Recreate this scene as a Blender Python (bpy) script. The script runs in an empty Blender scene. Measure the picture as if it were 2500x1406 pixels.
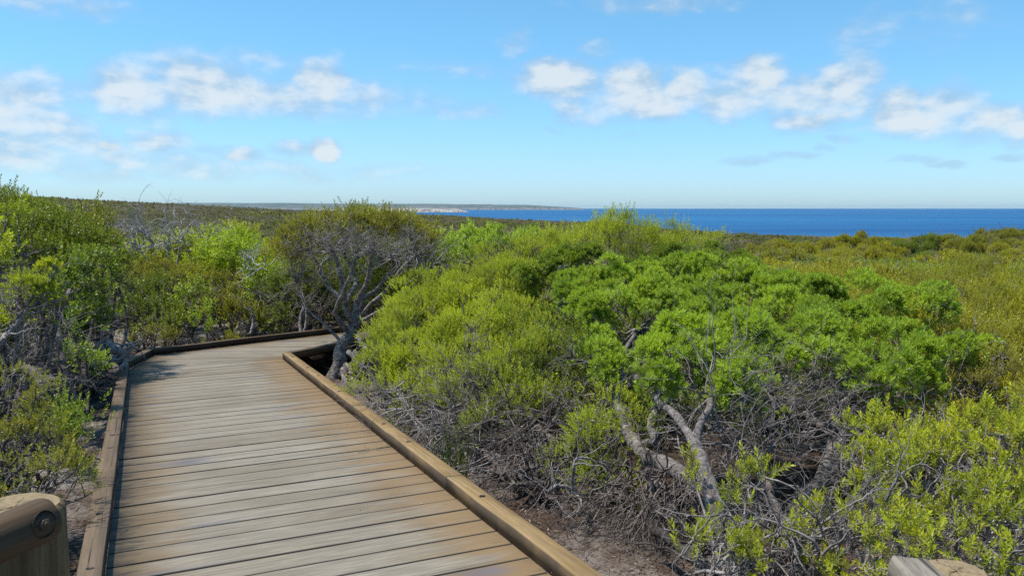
import bpy, math, random
import numpy as np
from mathutils import Vector, Matrix
R = math.radians
rng = np.random.default_rng(7)
random.seed(7)
scene = bpy.context.scene
col = scene.collection

# ------------------------------------------------------------------ camera
CAM = np.array([0.0, 0.0, 1.6])
F, CX, CY = 2055.0, 1250.0, 703.0
PITCH = math.atan((CY - 507.0) / F)
cam_d = bpy.data.cameras.new('camera')
cam_d.sensor_width = 36.0
cam_d.lens = 36.0 * F / 2500.0
cam_d.clip_start = 0.05
cam_d.clip_end = 120000.0
cam = bpy.data.objects.new('camera', cam_d)
cam.location = CAM
cam.rotation_euler = (R(90) - PITCH, 0, 0)
col.objects.link(cam)
scene.camera = cam

# ------------------------------------------------------------------ sun, sky, exposure
SUN_EL, SUN_AZ = 66.0, -92.0          # degrees; azimuth clockwise from +Y (negative = to the left)
sd = bpy.data.lights.new('sun', 'SUN')
sd.energy = 3.6
sd.angle = R(2.5)
sd.color = (1.0, 0.955, 0.88)
so = bpy.data.objects.new('sun', sd)
to_sun = Vector((math.sin(R(SUN_AZ)) * math.cos(R(SUN_EL)), math.cos(R(SUN_AZ)) * math.cos(R(SUN_EL)), math.sin(R(SUN_EL))))
so.rotation_euler = to_sun.to_track_quat('Z', 'Y').to_euler()
col.objects.link(so)

scene.view_settings.view_transform = 'Standard'
scene.view_settings.look = 'None'
scene.view_settings.gamma = 1.0
scene.view_settings.exposure = 0.75
scene.render.engine = 'CYCLES'
scene.cycles.max_bounces = 7
scene.cycles.diffuse_bounces = 3
scene.cycles.glossy_bounces = 2
scene.cycles.transmission_bounces = 4
scene.cycles.volume_bounces = 0
scene.cycles.sample_clamp_indirect = 3.0
scene.cycles.sample_clamp_direct = 8.0
scene.cycles.use_denoising = False
scene.cycles.caustics_reflective = False
scene.cycles.caustics_refractive = False

class NT:
    """small helper to write node trees"""
    def __init__(s, tree):
        s.t = tree; s.n = tree.nodes; s.l = tree.links
    def node(s, typ, **kw):
        n = s.n.new(typ)
        for k, v in kw.items(): setattr(n, k, v)
        return n
    def put(s, sock, v):
        if v is None: return
        if isinstance(v, bpy.types.NodeSocket): s.l.new(v, sock)
        else:
            if isinstance(v, (tuple, list)) and len(v) == 3 and sock.type == 'RGBA': v = (*v, 1)
            sock.default_value = v
    def math(s, op, a, b=None, c=None, clamp=False):
        n = s.node('ShaderNodeMath', operation=op, use_clamp=clamp)
        s.put(n.inputs[0], a); s.put(n.inputs[1], b); s.put(n.inputs[2], c)
        return n.outputs[0]
    def vmath(s, op, a, b=None):
        n = s.node('ShaderNodeVectorMath', operation=op)
        s.put(n.inputs[0], a)
        if b is not None: s.put(n.inputs[1], b)
        return n.outputs['Value'] if op in ('LENGTH', 'DOT_PRODUCT') else n.outputs[0]
    def mix(s, f, a, b, blend='MIX'):
        n = s.node('ShaderNodeMix', data_type='RGBA', blend_type=blend)
        s.put(n.inputs[0], f); s.put(n.inputs[6], a); s.put(n.inputs[7], b)
        return n.outputs[2]
    def smooth(s, v, a, b, lo=0.0, hi=1.0):
        n = s.node('ShaderNodeMapRange', interpolation_type='SMOOTHSTEP')
        s.put(n.inputs['Value'], v); s.put(n.inputs['From Min'], a); s.put(n.inputs['From Max'], b)
        s.put(n.inputs['To Min'], lo); s.put(n.inputs['To Max'], hi)
        return n.outputs[0]
    def noise(s, vec, scale, detail=4, rough=0.55, dist=0.0, out=0):
        n = s.node('ShaderNodeTexNoise')
        s.put(n.inputs['Vector'], vec); s.put(n.inputs['Scale'], scale)
        s.put(n.inputs['Detail'], detail); s.put(n.inputs['Roughness'], rough); s.put(n.inputs['Distortion'], dist)
        return n.outputs[out]
    def mapping(s, vec, scale=(1, 1, 1), loc=(0, 0, 0), rot=(0, 0, 0)):
        n = s.node('ShaderNodeMapping')
        s.put(n.inputs[0], vec); n.inputs['Location'].default_value = loc
        n.inputs['Rotation'].default_value = rot; n.inputs['Scale'].default_value = scale
        return n.outputs[0]
    def attr(s, name, out='Fac'):
        n = s.node('ShaderNodeAttribute'); n.attribute_name = name
        return n.outputs[out]
    def ramp(s, f, stops):
        n = s.node('ShaderNodeValToRGB')
        e = n.color_ramp.elements
        while len(e) < len(stops): e.new(0.5)
        for k, (p, c) in enumerate(stops):
            e[k].position = p; e[k].color = (*c, 1) if len(c) == 3 else c
        s.put(n.inputs[0], f)
        return n.outputs[0]

# world: Nishita sky with procedural cumulus fixed in direction space
world = bpy.data.worlds.new('World'); scene.world = world
world.use_nodes = True
w = NT(world.node_tree); w.n.clear()
sky = w.node('ShaderNodeTexSky', sky_type='NISHITA')
sky.sun_disc = False
sky.sun_elevation = R(SUN_EL); sky.sun_rotation = R(SUN_AZ)
sky.altitude = 60; sky.air_density = 1.0; sky.dust_density = 0.4; sky.ozone_density = 1.6
SKY_STRENGTH = 0.078
dirv = w.node('ShaderNodeTexCoord').outputs['Generated']
sep = w.node('ShaderNodeSeparateXYZ'); w.put(sep.inputs[0], dirv)
az = w.math('MULTIPLY', w.math('ARCTAN2', sep.outputs[0], sep.outputs[1]), 57.2958)
el = w.math('MULTIPLY', w.math('ARCSINE', sep.outputs[2]), 57.2958)
cmb = w.node('ShaderNodeCombineXYZ'); w.put(cmb.inputs[0], az); w.put(cmb.inputs[1], el)
ae = cmb.outputs[0]
def sky_xy(px, py):
    x, y, z = px - CX, F, -(py - CY)
    c, s = math.cos(PITCH), math.sin(PITCH)
    y, z = y * c + z * s, -y * s + z * c
    return math.degrees(math.atan2(x, y)), math.degrees(math.atan2(z, math.hypot(x, y)))
# (photo x, y of the cloud's middle, half width, half height, strength)
CLOUDS = [
    (75, 225, 95, 40, .85), (60, 325, 150, 60, .8), (-30, 300, 110, 55, .85), (180, 385, 300, 36, .55),
    (350, 225, 100, 58, .9), (480, 205, 120, 62, 1.0), (600, 235, 120, 42, .85), (790, 205, 60, 52, 1.0), (700, 245, 130, 34, .8), (880, 245, 100, 34, .75),
    (1010, 250, 110, 24, .42), (1140, 268, 80, 20, .45),
    (265, 352, 24, 14, .95), (385, 345, 56, 26, .85), (590, 378, 42, 15, .85), (715, 362, 45, 18, .8), (791, 363, 34, 24, 1.25),
    (1365, 198, 88, 42, 1.15), (1390, 268, 40, 24, .7), (1545, 205, 58, 44, 1.15), (1570, 255, 100, 34, 1.0), (1680, 220, 56, 38, 1.0), (1490, 288, 90, 18, .6),
    (1790, 240, 100, 50, .85), (1860, 190, 58, 44, 1.0), (1970, 240, 110, 44, .85), (2070, 200, 62, 56, 1.0), (1990, 292, 90, 24, 1.0), (2100, 250, 60, 50, .7),
    (2190, 270, 50, 44, 1.0), (2240, 300, 90, 30, .95), (2310, 260, 60, 40, .8), (2420, 300, 90, 36, .9), (2500, 320, 50, 30, .9),
    (1440, 125, 44, 26, .45), (1330, 175, 320, 16, .35), (620, 160, 110, 26, .4), (1260, 105, 34, 30, .35),
    (1620, 8, 170, 20, .45), (90, 5, 170, 22, .5), (2230, 60, 120, 40, .33), (480, 415, 420, 22, .4),
]
GREYS = [(1835, 390, 56, 10, .8), (1945, 380, 45, 8, .8), (2060, 338, 26, 7, .7), (2235, 390, 46, 8, .7), (2318, 400, 32, 7, .8), (2460, 383, 30, 8, .8),
         (1345, 318, 26, 8, .5), (1530, 332, 28, 8, .5), (500, 365, 42, 15, .8), (690, 368, 40, 14, .6), (2010, 362, 26, 6, .6), (1160, 275, 60, 10, .6), (1930, 325, 50, 10, .5), (555, 355, 16, 5, .7)]
warp = w.noise(w.vmath('MULTIPLY', ae, (0.42, 0.75, 1)), 1.0, 3, 0.55, 0, 1)
warp = w.vmath('MULTIPLY', w.vmath('SUBTRACT', warp, (0.5, 0.5, 0.5)), (1.9, 1.25, 0))
aew = w.vmath('ADD', ae, warp)
def blobs(lst, vec):
    acc = None
    for (px, py, rx, ry, amp) in lst:
        a0, e0 = sky_xy(px, py)
        k = math.degrees(1 / F)
        v = w.vmath('MULTIPLY', w.vmath('SUBTRACT', vec, (a0, e0, 0)), (1 / (rx * k * 1.5), 1 / (ry * k * 1.5), 0))
        d = w.math('MULTIPLY_ADD', w.vmath('DOT_PRODUCT', v, v), -amp, amp)
        acc = d if acc is None else w.math('SMOOTH_MAX', acc, d, 0.25)
    return acc
nz = w.noise(w.vmath('MULTIPLY', ae, (0.34, 0.62, 1)), 1.0, 8, 0.52)
nz2 = w.noise(w.vmath('ADD', w.vmath('MULTIPLY', ae, (0.34, 0.62, 1)), (0.20, -0.30, 0)), 1.0, 5, 0.50)
body = blobs(CLOUDS, aew)
dens = w.math('ADD', body, w.math('MULTIPLY', w.math('SUBTRACT', nz, 0.5), 1.25))
cover = w.math('MULTIPLY', w.smooth(dens, -0.10, 1.05), 0.84)
lit = w.smooth(w.math('ADD', w.math('MULTIPLY', w.math('SUBTRACT', nz, nz2), 3.0), w.math('MULTIPLY', dens, 0.85)), -0.1, 1.15)
cloud_col = w.mix(lit, (0.42, 0.60, 0.78), (0.84, 0.90, 0.93))
gb = w.math('ADD', blobs(GREYS, aew), w.math('MULTIPLY', w.math('SUBTRACT', nz, 0.5), 1.1))
gcover = w.math('MULTIPLY', w.smooth(gb, 0.0, 0.9), 0.45)
up = w.smooth(el, 0.0, 0.6)
tint = w.mix(w.smooth(el, -1.0, 14.0), (0.69, 1.0, 1.47), (0.69, 1.17, 1.34))
tinted = w.mix(1.0, sky.outputs[0], tint, 'MULTIPLY')
bg1 = w.node('ShaderNodeBackground'); w.put(bg1.inputs[0], tinted); bg1.inputs[1].default_value = SKY_STRENGTH
bg2 = w.node('ShaderNodeBackground'); w.put(bg2.inputs[0], w.mix(gcover, cloud_col, (0.40, 0.60, 0.78))); bg2.inputs[1].default_value = 0.555
ms = w.node('ShaderNodeMixShader')
w.put(ms.inputs[0], w.math('MULTIPLY', w.math('MAXIMUM', cover, gcover), up)); w.l.new(bg1.outputs[0], ms.inputs[1]); w.l.new(bg2.outputs[0], ms.inputs[2])
wo = w.node('ShaderNodeOutputWorld'); w.l.new(ms.outputs[0], wo.inputs[0])
world.cycles.sampling_method = 'MANUAL'
world.cycles.sample_map_resolution = 512

# ------------------------------------------------------------------ geometry helpers
def P(px, py, Y):
    """point on the ray of a photo pixel, Y metres ahead of the camera"""
    x, y, z = px - CX, F, -(py - CY)
    c, s = math.cos(PITCH), math.sin(PITCH)
    y, z = y * c + z * s, -y * s + z * c
    return CAM + np.array([x, y, z]) * (Y / y)

DN = np.array([-0.0281, 0.0347, 0.9990]); DN /= np.linalg.norm(DN)
DECK_H = 1.5
def deck_z(x, y): return CAM[2] + (-DECK_H - DN[0] * x - DN[1] * y) / DN[2]
def on_deck(px, py):
    r = P(px, py, 1.0) - CAM
    return CAM + r * (-DECK_H / (DN @ r))

def vnoise(x, y, seed=0):
    """smooth value noise, vectorised"""
    x = np.asarray(x, float); y = np.asarray(y, float)
    xi = np.floor(x).astype(np.int64); yi = np.floor(y).astype(np.int64)
    fx = x - xi; fy = y - yi
    fx = fx * fx * (3 - 2 * fx); fy = fy * fy * (3 - 2 * fy)
    def h(a, b):
        n = (a * 374761393 + b * 668265263 + seed * 974711) & 0x7fffffff
        n = ((n ^ (n >> 13)) * 1274126177) & 0x7fffffff
        return ((n ^ (n >> 16)) & 0xffff) / 65535.0
    return (h(xi, yi) * (1 - fx) + h(xi + 1, yi) * fx) * (1 - fy) + (h(xi, yi + 1) * (1 - fx) + h(xi + 1, yi + 1) * fx) * fy

AZ_T = [-180, -60, -35, -28.6, -22.5, -15, -4.2, 6.9, 15, 23.6, 31.3, 45, 70, 180]
EL_T = [0.8, 0.8, 0.68, .44, .12, -.24, -.66, -1.22, -1.80, -1.98, -1.98, -2, -1, .8]
RS_T = [300, 300, 300, 330, 380, 430, 420, 260, 130, 90, 80, 80, 150, 300]
def ground_z(x, y):
    x = np.asarray(x, float); y = np.asarray(y, float)
    r = np.hypot(x, y); a = np.degrees(np.arctan2(x, y))
    rs = np.interp(a, AZ_T, RS_T)
    zs = 1.6 + rs * np.tan(np.radians(np.interp(a, AZ_T, EL_T))) - 1.25
    k = np.minimum(r, 20.0) / np.maximum(r, 1e-6)
    xn, yn = x * k, y * k
    zn = -0.14 + 0.022 * xn - 0.035 * yn
    zn = zn - 0.55 * np.exp(-(((xn + 0.6) / 1.7) ** 2 + ((yn - 12.2) / 1.6) ** 2))
    zn = zn + 0.05 * (vnoise(x * 1.1, y * 1.1, 3) - .5) + 0.025 * (vnoise(x * 4.3, y * 4.3, 4) - .5)
    t = np.clip((r - 20) / (rs - 20), 0, 1)
    z = zn + (zs - zn) * t
    z = z - 1.1 * np.sin(np.pi * np.clip((r - 18) / np.maximum(rs - 30, 40), 0, 1) ** 0.6) ** 2
    z = z + np.clip((r - 30) / 60, 0, 1) * 1.1 * (vnoise(x / 34, y / 34, 9) - .5) * np.clip((rs * 1.2 - r) / 60, 0, 1)
    over = np.maximum(r - rs, 0)
    z = z - 0.006 * over - np.clip((over - 60) / 120, 0, 1) * 60
    return z

def mesh_np(name, V, Fq, mats, attrs=None, matidx=None, smooth=False, uvs=None):
    """mesh from numpy arrays; Fq is (N,3) or (N,4)"""
    me = bpy.data.meshes.new(name)
    V = np.ascontiguousarray(V, np.float32); Fq = np.ascontiguousarray(Fq, np.int32)
    n, k = Fq.shape
    me.vertices.add(len(V)); me.vertices.foreach_set('co', V.ravel())
    me.loops.add(n * k); me.loops.foreach_set('vertex_index', Fq.ravel())
    me.polygons.add(n); me.polygons.foreach_set('loop_start', np.arange(0, n * k, k, dtype=np.int32))
    if not isinstance(mats, (list, tuple)): mats = [mats]
    for m in mats: me.materials.append(m)
    if matidx is not None: me.polygons.foreach_set('material_index', np.ascontiguousarray(matidx, np.int32))
    if smooth: me.polygons.foreach_set('use_smooth', np.ones(n, bool))
    for an, av in (attrs or {}).items():
        av = np.ascontiguousarray(av, np.float32)
        if av.ndim == 1:
            a = me.attributes.new(an, 'FLOAT', 'POINT'); a.data.foreach_set('value', av)
        else:
            a = me.attributes.new(an, 'FLOAT_COLOR', 'POINT'); a.data.foreach_set('color', av.ravel())
    for un, uv in (uvs or {}).items():
        u = me.uv_layers.new(name=un)
        u.data.foreach_set('uv', np.ascontiguousarray(uv, np.float32)[Fq.ravel()].ravel())
    me.update(calc_edges=True)
    return me

def link(name, me, parent=None, loc=(0, 0, 0)):
    o = bpy.data.objects.new(name, me); col.objects.link(o)
    o.location = loc
    if parent is not None: o.parent = parent
    return o
def tag(o, label, cat, group=None):
    o['label'] = label; o['category'] = cat
    if group: o['group'] = group
    return o
def thing(name, label, cat, loc=(0, 0, 0), rz=0.0, group=None):
    o = bpy.data.objects.new(name, None); col.objects.link(o)
    o.empty_display_size = 0.2
    o.location = loc; o.rotation_euler = (0, 0, rz)
    return tag(o, label, cat, group)
def copy_thing(root, loc, rz, scale, label, group):
    r = root.copy(); col.objects.link(r)
    r.location = loc; r.rotation_euler = (0, 0, rz); r.scale = scale
    r['label'] = label; r['group'] = group
    for ch in list(root.children):
        c = ch.copy(); col.objects.link(c); c.parent = r
    return r

def unit(v): return v / np.maximum(np.linalg.norm(v, axis=-1, keepdims=True), 1e-9)
def frames(a):
    ref = np.where(np.abs(a[..., 2:3]) < 0.9, np.array([0, 0, 1.0]), np.array([1.0, 0, 0]))
    u = unit(np.cross(ref, a)); v = np.cross(a, u)
    return u, v

def tube_batch(Pts, Rad, k=5):
    """Pts (M,N,3), Rad (M,N) -> verts, quads (open ends are closed to points by small radii)"""
    M, N = Pts.shape[:2]
    T = np.gradient(Pts, axis=1); T = unit(T)
    u, v = frames(T)
    # keep frames from flipping: project the first frame along
    for i in range(1, N):
        uu = u[:, i - 1] - (u[:, i - 1] * T[:, i]).sum(-1, keepdims=True) * T[:, i]
        u[:, i] = unit(uu); v[:, i] = np.cross(T[:, i], u[:, i])
    ang = np.linspace(0, 2 * np.pi, k, endpoint=False)
    ring = np.cos(ang)[None, None, :, None] * u[:, :, None] + np.sin(ang)[None, None, :, None] * v[:, :, None]
    V = Pts[:, :, None] + ring * Rad[:, :, None, None]
    idx = np.arange(M * N * k).reshape(M, N, k)
    a = idx[:, :-1]; b = idx[:, 1:]
    Q = np.stack([a, np.roll(a, -1, 2), np.roll(b, -1, 2), b], -1).reshape(-1, 4)
    return V.reshape(-1, 3), Q

class Geo:
    def __init__(s): s.V = []; s.Q = []; s.A = []; s.n = 0
    def add(s, V, Q, a=None):
        s.V.append(V); s.Q.append(Q + s.n); s.n += len(V)
        s.A.append(np.zeros(len(V)) if a is None else np.broadcast_to(a, (len(V),)))
    def tubes(s, Pts, Rad, k=5, a=None):
        V, Q = tube_batch(np.asarray(Pts, float), np.asarray(Rad, float), k); s.add(V, Q, a)
    def get(s): return np.concatenate(s.V), np.concatenate(s.Q), np.concatenate(s.A)

def smooth_path(pts, n):
    pts = np.asarray(pts, float); m = len(pts)
    if m < 3:
        t = np.linspace(0, 1, n)[:, None]; return pts[0] * (1 - t) + pts[-1] * t
    ext = np.vstack([2 * pts[0] - pts[1], pts, 2 * pts[-1] - pts[-2]])
    out = []
    for t in np.linspace(0, m - 1 - 1e-6, n):
        i = int(t); f = t - i
        p0, p1, p2, p3 = ext[i], ext[i + 1], ext[i + 2], ext[i + 3]
        out.append(0.5 * ((2 * p1) + (-p0 + p2) * f + (2 * p0 - 5 * p1 + 4 * p2 - p3) * f * f + (-p0 + 3 * p1 - 3 * p2 + p3) * f ** 3))
    return np.array(out)
def limb(geo, pts, r0, r1, n=14, k=7, wob=0.25):
    p = smooth_path(pts, n)
    rad = np.linspace(r0, r1, n) * (1 + 0.08 * rng.standard_normal(n))
    p = p + rng.standard_normal((n, 3)) * wob * np.linspace(r0, r1, n)[:, None]
    geo.tubes(p[None], np.abs(rad)[None], k)
    return p
def branching(geo, S, D, length, r0, levels, split=2, spread=0.6, bias=(0, 0, 0), shrink=0.72, wig=0.18, k=4, npt=5, rshrink=0.6):
    """vectorised recursive twigs; returns the last tips and their directions"""
    S = np.asarray(S, float); D = unit(np.asarray(D, float)); bias = np.asarray(bias, float)
    rr = np.full(len(S), r0); L = np.full(len(S), length) * rng.uniform(.75, 1.25, len(S))
    for lv in range(levels):
        M = len(S)
        pts = [S]; d = D.copy()
        for i in range(npt - 1):
            d = unit(d + wig * rng.standard_normal((M, 3)) + bias * 0.12)
            pts.append(pts[-1] + d * (L / (npt - 1))[:, None])
        pts = np.stack(pts, 1)
        rad = rr[:, None] * np.linspace(1, rshrink * (0.35 if lv == levels - 1 else 1), npt)[None]
        geo.tubes(pts, rad, k if lv < 2 else 3)
        if lv == levels - 1: return pts[:, -1], d
        S = np.repeat(pts[:, -1], split, 0)
        D = unit(np.repeat(d, split, 0) + spread * rng.standard_normal((M * split, 3)) + bias * 0.25)
        # some side shoots start before the tip
        side = rng.random(len(S)) < 0.35
        S[side] = np.repeat(pts[:, -2], split, 0)[side]
        rr = np.repeat(rr * rshrink, split); L = np.repeat(L * shrink, split) * rng.uniform(.7, 1.3, M * split)

def leaf_template(n, L, ll, lw, a0, a1, fold=0.15, tuft=0.0, droop=0.0):
    """n leaves up a shoot of length L along +Z; spread angle goes from a0 (bottom) to a1 (tip) degrees"""
    V = []; age = []
    for i in range(n):
        t = (i + 0.5) / n
        ph = i * 2.39996 + random.uniform(-.3, .3)
        sp = R(a0 + (a1 - a0) * t + random.uniform(-10, 10))
        rad = np.array([math.cos(ph), math.sin(ph), 0])
        d = rad * math.sin(sp) + np.array([0, 0, 1]) * math.cos(sp)
        side = np.cross(d, [0, 0, 1.0]); side /= max(np.linalg.norm(side), 1e-6)
        nrm = np.cross(side, d)
        s = random.uniform(.75, 1.15) * (1 - 0.25 * t)
        b = np.array([0, 0, L * (tuft + (1 - tuft) * t)]) + rad * lw * .25
        l = ll * s
        V += [b, b + d * l * .5 + side * lw * .5 + nrm * lw * fold, b + d * l + np.array([0, 0, -droop * l]), b + d * l * .5 - side * lw * .5 + nrm * lw * fold]
        age += [t] * 4
    return np.array(V), np.array(age)

def lobe_points(lobes, dens, zmin=-0.35, cull=True, jit=0.5):
    """points spread over the outside of a set of ellipsoid lobes; lobes rows: cx cy cz rx ry rz"""
    out_p = []; out_n = []; out_i = []
    lobes = np.asarray(lobes, float)
    for i, L in enumerate(lobes):
        c, rad = L[:3], L[3:6]
        area = 4 * np.pi * ((rad[0] * rad[1]) ** 1.6 / 3 + (rad[0] * rad[2]) ** 1.6 / 3 + (rad[1] * rad[2]) ** 1.6 / 3) ** (1 / 1.6)
        n = max(3, int(area * dens))
        d = unit(rng.standard_normal((n, 3)))
        d = d[d[:, 2] > zmin]
        p = c + d * rad
        if cull and len(lobes) > 1:
            keep = np.ones(len(p), bool)
            for j, M in enumerate(lobes):
                if j != i: keep &= (((p - M[:3]) / M[3:6]) ** 2).sum(1) > 0.72
            p, d = p[keep], d[keep]
        out_p.append(p); out_n.append(unit(d / rad)); out_i.append(np.full(len(p), i))
    return np.concatenate(out_p), np.concatenate(out_n), np.concatenate(out_i)

def foliage(lobes, sp, density=1.0, size=1.0):
    """clumps on the lobes, shoots on the clumps, leaves on the shoots -> V, Q, attrs"""
    lobes = np.array(lobes, float)
    grow = .5 * sp['cr'] + .55 * sp['L'] * size
    lobes[:, 3:6] = np.maximum(lobes[:, 3:6] - grow * np.array([1, 1, sp.get('flat', .8)]), lobes[:, 3:6] * .42)
    cp, cn, ci = lobe_points(lobes, sp['clumps'] * density * 1.25, sp.get('zmin', -.3))
    n = len(cp)
    cr = sp['cr'] * rng.uniform(.65, 1.25, n)
    cp = cp - cn * (cr * 0.55)[:, None] + rng.standard_normal((n, 3)) * sp['cr'] * sp.get('cjit', .35)
    k = sp['shoots']
    M = n * k
    d = unit(np.repeat(cn, k, 0) * sp.get('out', .8) + np.array([0, 0, sp.get('up', .35)]) + sp.get('rand', .75) * rng.standard_normal((M, 3)))
    rr = np.repeat(cr, k) * rng.uniform(sp.get('rin', .55), 1.05, M)
    pos = np.repeat(cp, k, 0) + d * rr[:, None] * np.array([1, 1, sp.get('flat', .8)])
    ax = unit(d * sp.get('axd', .7) + np.array([0, 0, sp.get('axup', .6)]) + sp.get('axr', .3) * rng.standard_normal((M, 3)))
    sc = size * rng.uniform(.7, 1.3, M)
    if sp.get('long', 0):
        lg = rng.random(M) < sp['long']; sc[lg] *= sp.get('longs', 1.8)
        pos[lg] += ax[lg] * sp['L'] * .6
    rnd_c = np.repeat(rng.random(n), k)
    rnd = np.clip(rnd_c * .6 + rng.random(M) * .4, 0, 1)
    Vs = []; As = []; Rs = []
    tmpl = sp['tmpl']
    which = rng.integers(0, len(tmpl), M)
    for ti, (T, age) in enumerate(tmpl):
        m = which == ti
        if not m.any(): continue
        a = ax[m]; u, v = frames(a)
        th = rng.uniform(0, 2 * np.pi, m.sum())[:, None]
        u, v = u * np.cos(th) + v * np.sin(th), -u * np.sin(th) + v * np.cos(th)
        X = T[None] * sc[m][:, None, None]
        W = pos[m][:, None] + X[..., 0:1] * u[:, None] + X[..., 1:2] * v[:, None] + X[..., 2:3] * a[:, None]
        Vs.append(W.reshape(-1, 3).astype(np.float32))
        As.append(np.tile(age, m.sum())); Rs.append(np.repeat(rnd[m], len(T)))
    V = np.concatenate(Vs)
    Q = np.arange(len(V)).reshape(-1, 4)
    return V, Q, {'age': np.concatenate(As), 'rnd': np.concatenate(Rs)}

# ------------------------------------------------------------------ materials
def new_mat(name):
    m = bpy.data.materials.new(name); m.use_nodes = True
    t = NT(m.node_tree); t.n.clear()
    out = t.node('ShaderNodeOutputMaterial')
    return m, t, out
def principled(t, base, rough=0.6, spec=0.4, bump=None, bstr=0.3, bdist=0.01):
    b = t.node('ShaderNodeBsdfPrincipled')
    t.put(b.inputs['Base Color'], base); t.put(b.inputs['Roughness'], rough); t.put(b.inputs['Specular IOR Level'], spec)
    if bump is not None:
        bn = t.node('ShaderNodeBump'); t.put(bn.inputs['Height'], bump)
        bn.inputs['Strength'].default_value = bstr; bn.inputs['Distance'].default_value = bdist
        t.l.new(bn.outputs[0], b.inputs['Normal'])
    return b
def leaf_mat(name, old, new, odd=None, trans=0.3, odd_amt=0.12):
    m, t, out = new_mat(name)
    age = t.attr('age'); rnd = t.attr('rnd')
    pos = t.node('ShaderNodeNewGeometry').outputs['Position']
    patch = t.noise(pos, 1.3, 2, 0.5)
    f = t.math('ADD', t.math('MULTIPLY', age, 0.55), t.math('MULTIPLY', rnd, 0.45))
    f = t.math('ADD', f, t.math('MULTIPLY', t.math('SUBTRACT', patch, 0.5), 1.0), clamp=True)
    c = t.mix(f, tuple(1.15 * v for v in old), (min(.58, 1.36 * new[0]), min(.60, 1.32 * new[1]), new[2]))
    c = t.mix(t.math('MULTIPLY', t.smooth(rnd, 1 - odd_amt - .02, 1 - odd_amt + .02), 0.7), c, odd or (0.14, 0.10, 0.03))
    b = principled(t, c, 0.45, 0.35)
    tr = t.node('ShaderNodeBsdfTranslucent'); t.put(tr.inputs[0], t.mix(1.0, c, (1.25, 1.15, 0.55), 'MULTIPLY'))
    mx = t.node('ShaderNodeMixShader'); mx.inputs[0].default_value = min(.5, trans * 1.4)
    t.l.new(b.outputs[0], mx.inputs[1]); t.l.new(tr.outputs[0], mx.inputs[2]); t.l.new(mx.outputs[0], out.inputs[0])
    return m
def bark_mat(name, dark, light, scale=14.0):
    m, t, out = new_mat(name)
    pos = t.node('ShaderNodeTexCoord').outputs['Object']
    n1 = t.noise(pos, scale, 6, 0.65, 0.6); n2 = t.noise(pos, scale * 5, 3, 0.6)
    c = t.mix(t.smooth(n1, .35, .68), dark, light)
    c = t.mix(t.math('MULTIPLY', t.smooth(n2, .3, .55), .6), t.mix(.55, c, (0, 0, 0)), c)
    b = principled(t, c, 0.85, 0.2, t.math('ADD', n1, t.math('MULTIPLY', n2, .5)), 0.9, 0.02)
    t.l.new(b.outputs[0], out.inputs[0])
    return m

M = {}
M['lime'] = leaf_mat('lime fine leaves', (0.125, 0.175, 0.018), (0.37, 0.43, 0.034), (0.20, 0.17, 0.05), .32)
M['yellowgreen'] = leaf_mat('yellow green fine leaves', (0.125, 0.14, 0.016), (0.36, 0.345, 0.030), (0.20, 0.15, 0.04), .32, .16)
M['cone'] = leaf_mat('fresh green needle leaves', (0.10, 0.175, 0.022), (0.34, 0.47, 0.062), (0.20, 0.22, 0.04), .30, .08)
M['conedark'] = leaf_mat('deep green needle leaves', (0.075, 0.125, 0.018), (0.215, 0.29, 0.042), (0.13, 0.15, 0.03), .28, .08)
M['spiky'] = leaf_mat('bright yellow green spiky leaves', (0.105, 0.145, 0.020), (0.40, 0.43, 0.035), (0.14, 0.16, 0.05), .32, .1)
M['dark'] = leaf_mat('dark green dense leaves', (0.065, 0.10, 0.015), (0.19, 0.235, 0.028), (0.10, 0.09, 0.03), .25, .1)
M['olive'] = leaf_mat('olive green leaves', (0.105, 0.125, 0.018), (0.29, 0.285, 0.034), (0.15, 0.12, 0.05), .28, .2)
M['wattle'] = leaf_mat('bright green long leaves', (0.105, 0.175, 0.018), (0.33, 0.43, 0.038), (0.25, 0.24, 0.05), .35, .1)
M['leftgreen'] = leaf_mat('deep green leaves with yellow tips', (0.040, 0.075, 0.012), (0.20, 0.24, 0.026), (0.10, 0.09, 0.03), .25, .08)
M['brightlime'] = leaf_mat('pale lime soft leaves', (0.16, 0.22, 0.02), (0.36, 0.42, 0.04), (0.36, 0.34, 0.05), .35, .1)
M['bark'] = bark_mat('grey brown bark', (0.085, 0.066, 0.054), (0.30, 0.26, 0.23), 22)
M['barkpale'] = bark_mat('pale grey weathered bark', (0.12, 0.098, 0.085), (0.40, 0.355, 0.325), 26)
M['silverwhite'] = bark_mat('bleached dead wood', (0.36, 0.34, 0.335), (0.62, 0.60, 0.59), 9)
M['twigpale'] = bark_mat('pale grey twigs', (0.23, 0.195, 0.18), (0.47, 0.42, 0.40), 6)
M['barkdark'] = bark_mat('dark rough bark', (0.035, 0.028, 0.024), (0.12, 0.10, 0.09))
M['silver'] = bark_mat('silver dead wood', (0.22, 0.20, 0.19), (0.42, 0.39, 0.37), 9)
M['twig'] = bark_mat('grey twigs', (0.18, 0.155, 0.14), (0.42, 0.375, 0.35), 6)
M['twigbrown'] = bark_mat('brown twigs', (0.115, 0.088, 0.075), (0.30, 0.245, 0.215), 6)

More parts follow.
